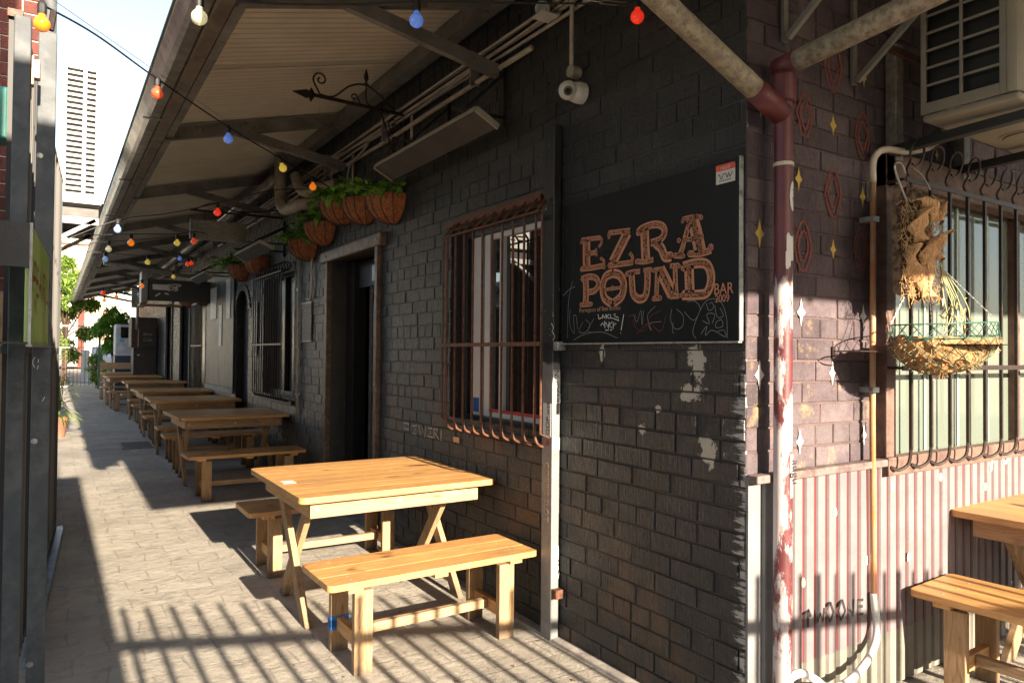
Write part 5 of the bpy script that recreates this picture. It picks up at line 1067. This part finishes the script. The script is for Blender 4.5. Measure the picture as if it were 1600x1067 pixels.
hb_ = thing('hanging_basket', 'coconut fibre basket in green wire mesh with dry stems hanging before the barred window', 'hanging basket', onY(1475, 560, YB))
cB = onY(1475, 527, YB-.03); RBk = .262
def bask(a, t): # t 0 rim .. 1 bottom
    r = RBk*math.sqrt(max(0, 1-(t**1.7)))**.9 if t < 1 else 0; return Vector((cB.x+r*math.cos(a), cB.y+r*math.sin(a)*.62, cB.z-.105*t*1.35+.0+.012*math.cos(a)))
lr = MB(); k_n, t_n = 40, 10; random.seed(4)
for i in range(t_n+1):
    for j in range(k_n): p = bask(2*math.pi*j/k_n, i/t_n); q = Vector((p.x-cB.x, p.y-cB.y, 0)); q = q.normalized() if q.length > .01 else Vector(); p = p+q*random.uniform(-.012, .006)+Vector((0, 0, random.uniform(-.010, .010)-(.012*math.cos(2*math.pi*j/k_n) if i == 0 else 0))); lr.v.append(tuple(p))
for i in range(t_n):
    for j in range(k_n): lr.f.append((i*k_n+j, i*k_n+(j+1) % k_n, (i+1)*k_n+(j+1) % k_n, (i+1)*k_n+j))
lr.build('coir_liner', M_COIRL, hb_)
fz = MB()
for i in range(520):
    a = random.uniform(0, 6.283); t = random.random(); p = bask(a, t); q = Vector((math.cos(a), math.sin(a), -.5)); e = p+q*random.uniform(.004, .022)+Vector((random.uniform(-.012, .012), 0, random.uniform(-.012, .01))); fz.bar(p, e, .0012, .0012)
tag(fz.build('stray_fibres', mat('straw_fibre', (.45, .28, .12), .9, bump=0), hb_), kind='stuff')
M_GW = mat('green_wire', (.022, .085, .06), .45, bump=0)
mw = MB(); nm_ = 18
for d_ in (-1, 1):
    for i in range(nm_):
        P = []
        for q in range(9):
            t = q/8; a = 2*math.pi*(i+d_*t*2.1)/nm_; p = bask(a, t*.96); c_ = Vector((math.cos(a), math.sin(a), -.4)); P.append(p+c_*.007)
        a0 = 2*math.pi*i/nm_; P = [bask(2*math.pi*(i-d_*.8)/nm_, 0)+Vector((0, 0, .055))]+P; mw.tube(P, .0016, 5)
for hgt, rr in ((.055, 1.0), (.0, 1.01)): mw.tube([bask(2*math.pi*j/32, 0)+Vector((0, 0, hgt)) for j in range(33)], .0028, 6)
mw.build('wire_mesh', M_GW, hb_, smooth=True)
MB().lathe([(0, 0), (RBk*.9, 0)], (cB.x, cB.y, cB.z-.03), n=24).build('soil', mat('dry_soil', (.10, .06, .03), .95, bump=1.), hb_)
hc = MB(); top = onY(1447, 395, YB+.02)
for a in (.15, 2.2, 3.6, 5.2):
    e = bask(a, 0)+Vector((0, 0, .055)); n = 34
    for i in range(n):
        p0, p1 = top.lerp(e, i/n), top.lerp(e, (i+.8)/n); hc.bar(p0, p1, .0045 if i % 2 else .0018, .0018 if i % 2 else .0045)
hc.build('chain', M_WIRE, hb_)
dl, ds = MB(), MB(); M_DRY = mat('dry_stem', (.40, .36, .20), .8, c2=(.22, .26, .10), bump=0)
for x0, y0, x1, y1 in ((265, 380, 285, 600), (270, 390, 300, 560), (262, 370, 300, 590), (268, 400, 330, 570), (272, 410, 345, 590), (280, 420, 360, 575), (268, 430, 278, 610), (262, 395, 290, 545)):
    a, b = z7(x0, y0, YB), z7(x1, y1, YB-.02); ds.tube(catmull([a, a.lerp(b, .4)+Vector((random.uniform(-.02, .02), -.01, 0)), a.lerp(b, .75)+Vector((random.uniform(-.02, .02), -.02, 0)), b], 4), .0022, 5)
ds.build('dry_stems', M_DRY, hb_, smooth=True)
for i in range(34): p = z7(random.uniform(262, 350), random.uniform(500, 605), YB-.02+random.uniform(-.03, .03)); leaf(dl, p, (random.uniform(-1, 1), random.uniform(-.5, .5), random.uniform(-1, .4)), random.uniform(.03, .065), random.uniform(.006, .014))
dl.build('dry_leaves', M_DRY, hb_, fix=False)
rg = thing('empty_ring_holder', 'empty rusty wire ring holder fixed beside the orange conduit', 'ring holder', onY(1352, 550, YC-.1))
cR = Vector((onY(1350, 549, YC-.14).x, YC-.13, onY(1350, 549, YC-.14).z))
mr = MB(); mr.tube([(cR.x+.085*math.cos(2*math.pi*i/20), cR.y+.06*math.sin(2*math.pi*i/20), cR.z) for i in range(21)], .003, 6).bar((cR.x, cR.y+.05, cR.z), (cR.x, YC-.006, cR.z), .005, .005).box((cR.x-.01, YC-.01, cR.z-.03), (cR.x+.01, YC-.004, cR.z+.02))
mr.build('ring', M_DKIRON, rg)
# ------------------------------------------------------------------ left side: slatted screen, posts, green light box
fx = lambda y: .042+.052*(y-6.6)
fn_ = thing('slatted_screen', 'tall dark vertical slatted metal screen along the left of the path', 'fence', (fx(5), 5, 0))
M_SLAT = NT('slat_metal'); s = M_SLAT; g = s.n('NewGeometry'); col = s.ramp(g.outputs['Random Per Island'], .35, 1., (.006, .006, .006), (.075, .066, .056)); s.l(col, s.b.inputs['Base Color']); s.b.inputs['Roughness'].default_value = .62; s.bump(s.noise(s.co((1, 1, .3)), 30), .2, .003); M_SLAT = s.m
pn_ = MB(); y = 3.45
while y < 6.62: pn_.bar((fx(y)-.022+random.uniform(-.002, .002), y, gz(y)+.09), (fx(y)-.022, y, 2.765), random.uniform(.036, .052), .014, (0, 1, 0)); y += .082
pn_.build('slat_panel', M_SLAT, fn_)
for z in (.12, 1.45, 2.78): MB().bar((fx(3.42)-.025, 3.42, z), (fx(6.63)-.025, 6.63, z), .05, .03).build('rail', M_RUST if z > 2 else M_DKPOST, fn_)
MB().box((fx(6.63)-.05, 6.63, 0), (fx(6.63)-.001, 6.68, 2.80)).build('end_post', M_DKPOST, fn_)
lg_ = MB(); e0, e1 = Vector((fx(3.93)+.052, 3.93, 0)), Vector((fx(6.6)+.052, 6.6, 0)); d = (e1-e0).normalized(); sd2 = Vector((-d.y, d.x, 0))*.05
lg_.poly([e0+Vector((0, 0, .004)), e1+Vector((0, 0, .03)), e1+sd2+Vector((0, 0, .03)), e0+sd2+Vector((0, 0, .004))], (0, 0, .052)); lg_.build('base_rail', mat('blue_grey_beam', (.17, .20, .25), .4, .3, c2=(.10, .11, .13), sc=5, bump=.15), fn_, bevel=.004)
pp = thing('gate_post', 'wider slate grey steel post standing next to the slatted screen', 'post', (-.05, 3.3, 0), 'steel gate posts at the left edge')
xa, xb = onY(51, 600, 3.30).x, onY(79, 600, 3.30).x; MB().box((xa-.004, 3.30, 0), (xb, 3.36, onY(65, 47, 3.3).z)).build('post', M_DKPOST, pp, bevel=.004)
pq = thing('gate_post', 'slate grey steel post at the extreme left edge of the view', 'post', (-.13, 2.95, 0), 'steel gate posts at the left edge')
xa, xb = onY(10, 600, 2.95).x, onY(38, 600, 2.95).x; MB().box((xa, 2.95, 0), (xb, 3.01, onY(27, 22, 2.95).z)).build('post', M_DKPOST, pq, bevel=.004)
lt = MB(); p = onY(48, 115, 3.15); lt.box((p.x-.02, 3.12, p.z-.05), (p.x+.012, 3.16, p.z+.06)).box((p.x+.0, 3.13, p.z-.02), (p.x+.03, 3.17, p.z+.05)).box((p.x-.012, 3.125, p.z-.10), (p.x+.004, 3.15, p.z-.04)); lo = lt.build('latch', mat('brass_latch', (.35, .26, .15), .4, .6, c2=(.2, .07, .03)), pq, bevel=.004)
stp = MB(); p = onY(80, 50, 3.31); stp.tube([(onY(79, 48, 3.33).x, 3.33, onY(79, 48, 3.33).z), (onY(84, 18, 3.33).x, 3.33, onY(84, 18, 3.33).z)], .012, 8).build('stub', M_DKIRON, pp)
gb = thing('green_light_box', 'flat box sign with a green face and red brush lettering on the left posts', 'sign', (-.05, 3, 1.5))
yn, yf = 2.42, 3.55
gx0, gx1 = onY(46.5, 450, yn).x, onY(82, 450, yf).x; zbt, ztp = onY(47, 538, yn).z, onY(47, 349, yn).z
P = [(gx0, yn, zbt), (gx1, yf, zbt), (gx1, yf, ztp), (gx0, yn, ztp)]
MB().poly([Vector(q) for q in P], (-.012, 0, 0)).build('green_face', mat('moss_green_face', (.26, .38, .09), .5, c2=(.36, .46, .14), sc=3, bump=.05), gb)
MB().box((gx0-.5, yn-.012, ztp-.125), (gx0-.002, yn-.001, ztp)).box((gx0-.5, yn-.01, zbt), (gx0-.002, yn-.002, zbt+.007)).box((gx0-.5, yn, ztp-.01), (gx0-.016, yf-.3, ztp)).build('dark_end', M_BLACK, gb)
MB().bar((gx0+.001, yn-.003, zbt), (gx0+.001, yn-.003, ztp), .008, .01, (0, 1, 0)).bar((gx0, yn, zbt-.003), (gx1, yf, zbt-.003), .014, .006).build('edge_strip', M_GALV, gb)
rs = MB(); dG = Vector((gx1-gx0, yf-yn, 0)); nG = Vector((dG.y, -dG.x, 0)).normalized()
def gp_(s_, t_): return Vector((gx0, yn, zbt))+dG*s_+Vector((0, 0, (ztp-zbt)*t_))+nG*.002
for L in ([(.08, .45), (.10, .72), (.16, .70), (.15, .58), (.09, .57)], [(.24, .70), (.20, .68), (.20, .45), (.26, .45)], [(.20, .57), (.25, .58)], [(.31, .45), (.33, .72), (.40, .45)], [(.32, .56), (.38, .57)], [(.46, .46), (.46, .72), (.54, .70), (.52, .58), (.47, .57), (.54, .45)], [(.62, .70), (.60, .46), (.68, .47)], [(.75, .46), (.77, .72), (.83, .46)], [(.14, .30), (.16, .40), (.20, .28)], [(.9, .5), (.9, .4)]):
    rline(rs, [gp_(*q) for q in L], .016, nG, .001)
rs.build('lettering', mat('dark_red_brush', (.22, .03, .02), .7, bump=0), gb, fix=False)
dr_ = MB(); rline(dr_, [gp_(.62, .5), gp_(.63, .12)], .02, nG, .0012); dr_.build('drip', M_STW, gb, fix=False)
# neighbouring brick building on the left
nb2 = thing('left_brick_building', 'red brick neighbouring building behind the posts at the top left', 'building', (-1, 5.6, 0))
B, Mo = bricks(lambda a, z, d: (a, 5.6-d, z), -1.5, -.10, 0, 5.8, [], cl=.235)
nw = B.build('brick_wall', M_RED, nb2, fix=False); Mo.build('mortar', M_REDM, nw, fix=False)
MB().box((-3, 5.612, 0), (-.10, 7.6, 5.8)).box((-3, 7.6, 0), (-.12, 9.4, 2.0)).build('wall_core', mat('red_wall_side', (.16, .06, .045), .85), nb2)
MB().tube([(-.055, 5.72, 0), (-.055, 5.72, 5.9)], .04, 12).build('downpipe', M_DKPOST, nb2, smooth=True)
cl2 = thing('green_barrel', 'dark green gas bottle with a white collar between the left posts', 'gas bottle', (-.2, 4.3, 1.9))
p = onY(43, 235, 4.3); MB().lathe([(0, -.16), (.05, -.15), (.055, -.12), (.055, .06), (.04, .10), (.015, .12)], (p.x-.02, 4.3, p.z), n=16).build('bottle', mat('bottle_green', (.03, .08, .045), .3, bump=0), cl2, smooth=True)
MB().lathe([(.045, .09), (.05, .10), (.05, .15), (.045, .16), (.04, .15)], (p.x-.02, 4.3, p.z), n=16).build('collar', M_WHITE, cl2)
sh_ = thing('timber_shelf', 'weathered timber boards standing behind the left posts', 'boards', (-.4, 4.6, 0)); b = MB()
for i in range(6): b.box((-.95+i*.125, 4.62, .0), (-.84+i*.125, 4.65, 1.6+random.uniform(0, .3)))
b.box((-.95, 4.60, 2.06), (-.22, 4.66, 2.10)); b.build('boards', WZ, sh_)
gr = MB(); wr(gr, [[(55, 558), (52, 562), (51, 568), (54, 574)], [(60, 561), (60, 566)], [(60, 571), (58, 577)], [(70, 620), (66, 627)]], onY, 3.298, .0025, (0, -1, 0)); gr.build('scribble', M_CHALK, pp)
for z_ in (.25, 1.1, 2.2): MB().lathe([(.012, 0), (.010, .004), (0, .005)], (-.055, 3.30, z_), (0, -1, 0), 8).build('bolt', M_GALV, pp)
tb2 = thing('teal_bucket', 'teal painted box hung high at the extreme left edge', 'box', (-.4, 4.4, 2.4)); p = onY(2, 175, 4.4)
MB().box((p.x-.12, 4.36, p.z-.14), (p.x+.03, 4.55, p.z+.12)).build('box', mat('teal_paint', (.03, .22, .17), .5), tb2, bevel=.01)
# left condenser
YL = 6.85
la, lb_ = onY(95.5, 88, YL), onY(164, 318, YL); xr = onY(162, 110, YL).x; zt3, zb3 = onY(130, 94, YL).z, onY(130, 318, YL).z
lac = thing('white_condenser', 'tall white air conditioning condenser mounted high on the left above the path', 'air conditioner', (la.x+.2, YL, zb3))
x0_, x1_ = la.x-.01, xr
b = MB(); b.box((x0_, YL, zb3), (x0_+.055, YL+.02, zt3)).box((x1_-.05, YL, zb3), (x1_, YL+.02, zt3)).box((x0_+.055, YL, zt3-.08), (x1_-.05, YL+.02, zt3)).box((x0_+.055, YL, zb3), (x1_-.05, YL+.02, zb3+.06)).box((x0_+.17, YL+.001, zb3+.06), (x0_+.195, YL+.02, zt3-.08))
b.build('front_frame', M_WHITE, lac)
b = MB(); nl_ = 23; st3 = (zt3-zb3-.14)/nl_
for i in range(nl_):
    z = zb3+.06+i*st3
    for xa_, xb_ in ((x0_+.055, x0_+.17), (x0_+.195, x1_-.05)): b.poly([(xa_, YL+.002, z+st3*.05), (xa_, YL+.045, z+st3*.75), (xa_, YL+.050, z+st3*.70), (xa_, YL+.007, z)], (xb_-xa_, 0, 0)); b.box((xa_, YL+.001, z), (xb_, YL+.006, z+st3*.42))
b.build('louvres', M_WHITE, lac); MB().box((x0_+.05, YL+.052, zb3+.05), (x1_-.045, YL+.056, zt3-.06)).build('gap_shade_plate', mat('condenser_gap_shade', (.20, .20, .20), .8, bump=0), lac); MB().box((x0_+.01, YL+.06, zb3), (x1_, YL+.9, zt3-.01)).build('casing', M_WHITE, lac)  # grey plate added so the louvre gaps read as shaded
b = MB()
for i in range(60): z = zb3+.02+i*(zt3-zb3-.05)/60; b.box((x1_+.002, YL+.03, z), (x1_+.018, YL+.88, z+.010))
b.build('side_fins', mat('fin_grey', (.30, .29, .27), .5, .3), lac)
MB().box((x0_-.3, YL-.05, zb3-.12), (x1_-.02, YL+.95, zb3-.05)).build('shelf', mat('dark_shelf', (.06, .055, .05), .6), lac)
for y in (YL-.04, YL+.85): MB().bar((x0_-.15, y, zb3-.42), (x1_-.04, y, zb3-.14), .04, .03).box((x0_-.3, y-.02, zb3-.18), (x1_-.02, y+.02, zb3-.125)).build('bracket', M_WHITE, lac)
MB().box((x0_-.02, YL-.0, zb3-.8), (x0_+.02, YL+.04, zb3-.13)).build('mast', M_DKPOST, lac)
# ------------------------------------------------------------------ distance
def tree(lab, x, y, zb, h, rx, rz_, nl, ls, seed, m=M_TLEAF, grp=None, cz=None, trunk=.09, ry=None):
    random.seed(seed); ry = ry or rx
    t = thing('leafy_tree', lab, 'tree', (x, y, zb), grp); cz = cz or zb+h*.62; tr = MB(); fo = MB(); cl_ = []
    tr.tube([(x, y, zb), (x+.05, y, zb+h*.3), (x-.02, y, zb+h*.6)], [trunk, trunk*.8, trunk*.5], 8)
    for i in range(22):
        a = random.uniform(0, 6.28); u_ = random.uniform(-1, 1); rr = random.uniform(.35, 1)
        c = Vector((x+rx*rr*math.cos(a)*math.sqrt(1-u_*u_), y+ry*rr*math.sin(a)*math.sqrt(1-u_*u_), cz+rz_*u_*rr)); cl_.append(c)
        tr.tube([(x, y, zb+h*random.uniform(.25, .6)), Vector((x, y, zb+h*.5)).lerp(c, .6), c], [trunk*.35, trunk*.2, .006], 5)
    for c in cl_:
        R_ = rx*random.uniform(.25, .45)
        for q in range(nl//22):
            d = Vector((random.gauss(0, 1), random.gauss(0, 1), random.gauss(0, .8))); d = d.normalized()*R_*random.random()**.4
            leaf(fo, c+d, (random.uniform(-1, 1), random.uniform(-1, 1), random.uniform(-.8, .5)), ls*random.uniform(.7, 1.3), ls*.5)
    fo.build('crown', m, t, fix=False); tr.build('trunk', M_BARK, t, smooth=True); return t
tree('tall bright green tree on the left at the end of the path', .30, 28.6, gz(28.6), 4.1, .85, 1.9, 9000, .15, 1, cz=2.9, grp='trees at the end of the alley')
tree('darker small tree under the far end of the roof beside the green gate post', 1.55, 25.2, gz(25.2), 3.2, .50, .75, 4000, .12, 2, M_LEAF, 'trees at the end of the alley', cz=2.1, ry=.7)
tree('bright shrub behind the far tables beside the gate', 1.2, 27.0, gz(27), 1.5, .35, .5, 900, .11, 3, grp='trees at the end of the alley', cz=.9, trunk=.04)
tree('sunlit street tree beyond the gate behind the far brick building edge', -1.1, 36, .5, 5.2, 1.8, 1.8, 6000, .22, 5, grp='trees at the end of the alley', cz=3.8)
pw = thing('potted_plant', 'strappy leaved plant in a terracotta pot at the end of the slatted screen', 'potted plant', (.09, 13.2, gz(13.2)))
z = gz(13.2); MB().lathe([(0, 0), (.085, 0), (.12, .26), (.135, .26), (.135, .31), (.12, .31), (.11, .26), (0, .25)], (.09, 13.2, z), n=20).build('pot', M_TERRA, pw, smooth=False)
fo = MB(); random.seed(9)
for i in range(120):
    a = random.uniform(0, 6.28); L = random.uniform(.25, .5); hh = random.uniform(.25, .95)
    c = Vector((.11+.05*math.cos(a), 13.2+.05*math.sin(a), z+hh)); leaf(fo, c, (math.cos(a), math.sin(a), random.uniform(0, 1)), L*.7, .022, .6)
fo.build('foliage', M_TLEAF, pw, fix=False); st = MB()
for i in range(5): st.tube([(.09, 13.2, z+.25), (.10+random.uniform(-.06, .06), 13.2+random.uniform(-.06, .06), z+.95)], .007, 5)
st.build('stems', M_VINE, pw)
gt = thing('end_gate', 'see-through steel gate with thin bars and green posts closing the alley', 'gate', (.7, 26.2, gz(26)))
zg = gz(26.2); M_GG = mat('gate_green', (.03, .11, .07), .5, bump=0)
MB().box((1.20, 26.17, zg), (1.27, 26.24, 2.25)).build('green_post', M_GG, gt); MB().box((-.2, 26.17, zg), (-.13, 26.24, 2.25)).build('green_post', M_GG, gt)
for z in (2.19, 1.52, .30): MB().box((-.12, 26.19, z), (1.19, 26.22, z+.035)).build('rail', M_PVC, gt)
b = MB()
for i in range(13): b.box((-.1+i*.105, 26.195, .30), (-.088+i*.105, 26.21, 2.19))
b.build('bars', M_DKIRON, gt)
MB().box((.02, 26.15, 1.30), (.20, 26.17, 1.50)).build('small_plate', M_WHITE, gt)
wb = thing('white_bollard', 'white post standing on the street beyond the gate', 'bollard', (1.05, 31, .28)); MB().lathe([(0, 0), (.13, 0), (.13, 1.15), (.10, 1.2), (0, 1.2)], (1.02, 31, .27), n=14).build('post', M_WHITE, wb)
bp2 = thing('brick_pillar', 'red and white brick pillar beyond the gate', 'pillar', (1.3, 33, .3)); MB().box((1.12, 45.5, .5), (1.42, 45.8, 4.3)).build('shaft', M_RED, bp2)
# car beyond the gate (rear towards us)
car = thing('parked_car', 'silver hatchback parked in the street beyond the gate, red tail light towards us', 'car', (2.15, 35, .31))
x0c, x1c, yc0, zc = 1.28, 2.98, 34.0, .36
M_CAR = mat('silver_car_paint', (.45, .46, .48), .3, .5, coat=.6, bump=0, var=.05)
prof = [(yc0+.05, .30), (yc0, .62), (yc0+.02, .95), (yc0+.30, 1.38), (yc0+.9, 1.48), (yc0+2.0, 1.44), (yc0+2.7, 1.02), (yc0+3.8, .90), (yc0+4.0, .62), (yc0+3.95, .30)]
b = MB(); n = len(prof)
for x, ins in ((x0c, 0), (x0c+.06, .0), (x1c-.06, 0), (x1c, 0)):
    for (y, z_) in prof: b.v.append((x+(.12 if x < 2 else -.12)*max(0, (z_-.95)/.5), y+(.03 if x in (x0c, x1c) else 0), zc+z_-.14))
for i in range(3):
    for j in range(n): b.f.append((i*n+j, i*n+(j+1) % n, (i+1)*n+(j+1) % n, (i+1)*n+j))
b.f += [tuple(range(n)), tuple(range(3*n, 4*n))]; b.build('body', M_CAR, car, bevel=.03)
MB().add([(x0c+.16, yc0+.055, zc+.86), (x1c-.16, yc0+.055, zc+.86), (x1c-.24, yc0+.26, zc+1.19), (x0c+.24, yc0+.26, zc+1.19)], [(0, 1, 2, 3)]).build('rear_window', M_GLASS, car)
MB().add([(x0c+.03, yc0+.5, zc+.86), (x0c+.03, yc0+2.3, zc+.84), (x0c+.10, yc0+1.9, zc+1.22), (x0c+.10, yc0+.65, zc+1.24)], [(0, 1, 2, 3)]).build('side_window', M_GLASS, car)
for x in (x0c+.02, x1c-.24): MB().box((x, yc0-.03, zc+.62), (x+.22, yc0+.10, zc+.80)).build('tail_light', mat('tail_red', (.6, .03, .02), .3, bump=0, emit=.3), car, bevel=.02)
MB().box((x0c+.02, yc0-.05, zc+.24), (x1c-.02, yc0+.04, zc+.42)).build('bumper', M_CAR, car, bevel=.03); MB().box((1.95, yc0-.062, zc+.44), (2.4, yc0-.03, zc+.55)).build('number_plate', M_WHITE, car)
for x in (x0c+.02, x1c-.22):
    for y in (yc0+.75, yc0+3.2):
        tyre = MB().lathe([(.2, 0), (.31, .02), (.31, .18), (.2, .2)], (x, y, zc-.05+.0), (1, 0, 0), 20).build('tyre', M_BLACK, car); MB().lathe([(0, -.0), (.2, .01), (.2, .19), (0, .2)], (x, y, zc-.05), (1, 0, 0), 16).build('rim', M_GALV, tyre)
# kiosk and cabinet
kx0, kx1 = onY(181, 510, 22.5).x, onY(216, 510, 22.5).x; zk = gz(22.5); ztk = onY(200, 507, 22.5).z; zmk = onY(200, 555, 22.5).z
ko = thing('white_kiosk', 'white booth with a dark window and navy base near the far tables', 'kiosk', ((kx0+kx1)/2, 22.6, zk))
MB().box((kx0, 22.5, zmk), (kx1+.3, 23.3, ztk)).build('cabin', mat('kiosk_white', (.42, .44, .48), .5, bump=0), ko, bevel=.02); MB().box((kx0-.01, 22.48, zk), (kx1+.3, 23.3, zmk-.012)).build('base', mat('navy', (.015, .03, .06), .5, bump=0), ko)
MB().box((kx0-.01, 22.47, zmk-.01), (kx1+.3, 22.5, zmk+.02)).build('trim', M_WHITE, ko)
MB().box((onY(189, 510, 22.48).x, 22.485, onY(195, 528, 22.5).z), (kx1+.2, 22.498, onY(195, 511, 22.5).z)).build('window', M_GLASS, ko); MB().box((kx0+.10, 22.48, onY(195, 534, 22.5).z), (kx0+.20, 22.498, onY(195, 529, 22.5).z)).build('blue_sticker', mat('sky_sticker', (.1, .35, .6), .5, bump=0), ko)
zk = gz(19.8); cbx0, cbx1 = onY(205, 540, 19.8).x, onY(262, 540, 19.8).x; zt4 = onY(230, 496, 19.8).z; zm4 = onY(220, 543, 19.8).z
cbn2 = thing('tall_cabinet', 'tall dark brown cabinet with chalk writing standing under the far roof', 'cabinet', (cbx0+.3, 19.9, zk)); M_CAB = mat('dark_brown_cabinet', (.035, .022, .015), .6, c2=(.02, .014, .01))
MB().box((cbx0, 19.8, zm4), (W-.02, 20.6, zt4)).build('upper_cupboard', M_CAB, cbn2, bevel=.01); MB().box((cbx0+.06, 19.9, zk), (W-.02, 20.6, zm4-.005)).build('base', M_CAB, cbn2)
MB().box((cbx0+.14, 19.78, zm4+.02), (cbx0+.16, 19.80, zt4-.1)).build('handle_strip', M_COPPER, cbn2)
text('Beer', .11, (cbx0+.26, 19.79, zm4+.30), (1, 0, 0), (0, 0, 1), M_CHALKD, cbn2); text('Cafe', .11, (cbx0+.26, 19.79, zm4+.16), (1, 0, 0), (0, 0, 1), M_CHALKD, cbn2)
MB().box((cbx0+.14, 19.885, zm4-.20), (cbx0+.2, 19.899, zm4-.17)).build('label_plate', M_WHITE, cbn2)
bt = MB(); 
mbx = thing('meter_box', 'small grey meter box fixed under the roof left of the pointing hand sign', 'meter box', (1.8, 17, 2.4)); p = onY(207, 470, 17)
MB().box((p.x-.02, 17, p.z-.14), (p.x+.22, 17.1, p.z+.28)).build('box', M_GUT, mbx, bevel=.01); MB().tube([(p.x+.1, 17.05, p.z-.6), (p.x+.1, 17.05, p.z-.141)], .03, 10).build('pipe', M_GUT, mbx, smooth=True); MB().bar((p.x, 17.1, p.z+.1), (W, 17.1, p.z+.12), .04, .04).build('arm', M_GUT, mbx)
bdw = mat('far_plaster', (.62, .57, .49), .8, var=.06, bump=.1)
db = thing('distant_brick_building', 'sunlit pale and orange brick building filling the far end of the alley', 'building', (0, 46, .56))
MB().box((-9, 46, .56), (2.6, 52, 8.2)).build('wall', bdw, db)
M_OB = NT('orange_brick_panel'); s = M_OB; bb_ = s.n('TexBrick'); s.l(s.co((1, 1, 1)), bb_.inputs['Vector'])
mp = s.n('Mapping'); tc = s.n('TexCoord'); mp.inputs['Rotation'].default_value = (math.pi/2, 0, 0); s.l(tc.outputs['Object'], mp.inputs[0]); s.l(mp.outputs[0], bb_.inputs['Vector'])
bb_.inputs['Scale'].default_value = 1; bb_.inputs['Brick Width'].default_value = .46; bb_.inputs['Row Height'].default_value = .17; bb_.inputs['Mortar Size'].default_value = .02
bb_.inputs['Color1'].default_value = (.48, .24, .13, 1); bb_.inputs['Color2'].default_value = (.40, .19, .11, 1); bb_.inputs['Mortar'].default_value = (.55, .45, .35, 1); s.l(bb_.outputs[0], s.b.inputs['Base Color']); M_OB = s.m
for (x0, x1, z0, z1) in ((-3, 1.55, 6.75, 7.2), (.85, 1.85, 5.55, 6.45), (-3, .4, 5.5, 6.5), (-4, 2.0, 3.0, 5.1), (2.15, 2.55, 2, 6.5)): MB().box((x0, 45.97, z0), (x1, 45.995, z1)).build('brick_panel', M_OB, db)
MB().box((-9, 45.6, 7.3), (2.7, 46, 7.5)).build('cornice', bdw, db); MB().box((-1.2, 45.96, 3.6), (-.4, 45.99, 4.8)).build('window', M_GLASS, db)
MB().box((-9.2, 45.7, 8.2), (2.8, 52.2, 8.5)).build('roof', M_STEEL, db)
db2 = thing('distant_shopfront', 'bright white street building with dark shade sails seen through the gate', 'building', (6, 47, .56))
MB().box((2.6, 47, .56), (14, 52, 5.5)).build('wall', bdw, db2); MB().box((2.7, 46.9, .8), (4.2, 46.98, 2.2)).build('window', M_GLASS, db2)
MB().poly([(1.3, 44.9, 3.0), (2.4, 44.5, 3.3), (2.4, 44.5, 2.75), (1.9, 44.7, 2.8)], (0, .02, 0)).build('shade_sail', mat('grey_sail', (.12, .13, .14), .8), db2)
# ------------------------------------------------------------------ out of view: railing read from its shadow, added light blockers
pf = thing('picket_railing', 'steel picket railing behind the camera whose bars shadow the paving', 'railing', (1.5, -1.4, 0))
def rl(x): return (x, -1.04-.44*(x-.12))
a, b = rl(.22), rl(6.0); b1_ = MB().bar((a[0], a[1], 1.60), (b[0], b[1], 1.60), .035, .045); b1_.build('top_rail', M_BLACK, pf)
ba = MB(); x = .26
while x < 6: y_ = rl(x)[1]; ba.bar((x, y_, -.0), (x, y_, 1.79), .030, .030); x += .118
ba.build('pickets', M_BLACK, pf); MB().bar((a[0], a[1], .12), (b[0], b[1], .12), .035, .045).build('bottom_rail', M_BLACK, pf)
ln = thing('shade_wall', 'unseen stepped wall added behind the camera on the left to throw shade', 'wall', (-1, -2.2, 0))
MB().box((-6, -2.6, 0), (-.18, -2.2, 6.2)).box((-.18, -2.6, 0), (.13, -2.2, 4.05)).box((.13, -2.6, 0), (.33, -2.2, 3.62)).build('wall', M_CONC, ln)  # added wall, its step heights shaped to shade posts, bricks and path
lb2 = thing('reflection_block', 'unseen building added on the left to dim sky reflections in wall and glass', 'building', (-5, 16, 0))
MB().box((-8, 8, 0), (-4.2, 30, 2.9)).build('wall', M_REDM, lb2); MB().box((-8.2, 7.8, 2.9), (-3.9, 30.2, 3.1)).build('roof', M_STEEL, lb2)  # added mass, dims the sky mirrored in alley wall and windows
for i in range(5): MB().box((-4.2, 10+i*4, 1), (-4.15, 11.4+i*4, 2.6)).build('window', M_GLASS, lb2)
sb2 = thing('sky_block', 'unseen low block added behind the camera to hide bright sky', 'building', (0, -11, 0))
MB().box((-14, -12, 0), (20, -10, 3.0)).build('wall', M_REDM, sb2)  # added block that cuts low sky glow from behind
fl_ = MB(); random.seed(77)
for i in range(150):
    x, y = random.uniform(.25, 2.1), 2.4+random.random()**1.5*14; leaf(fl_, (x, y, gz(y)+.004), (random.uniform(-1, 1), random.uniform(-1, 1), .08), random.uniform(.008, .03), random.uniform(.005, .014), .1)
tag(fl_.build('leaf_litter', mat('dead_leaf', (.16, .10, .05), .9, bump=0), fix=False), 'scattered dead leaf scraps lying on the paving of the alley', 'leaf litter', kind='stuff')
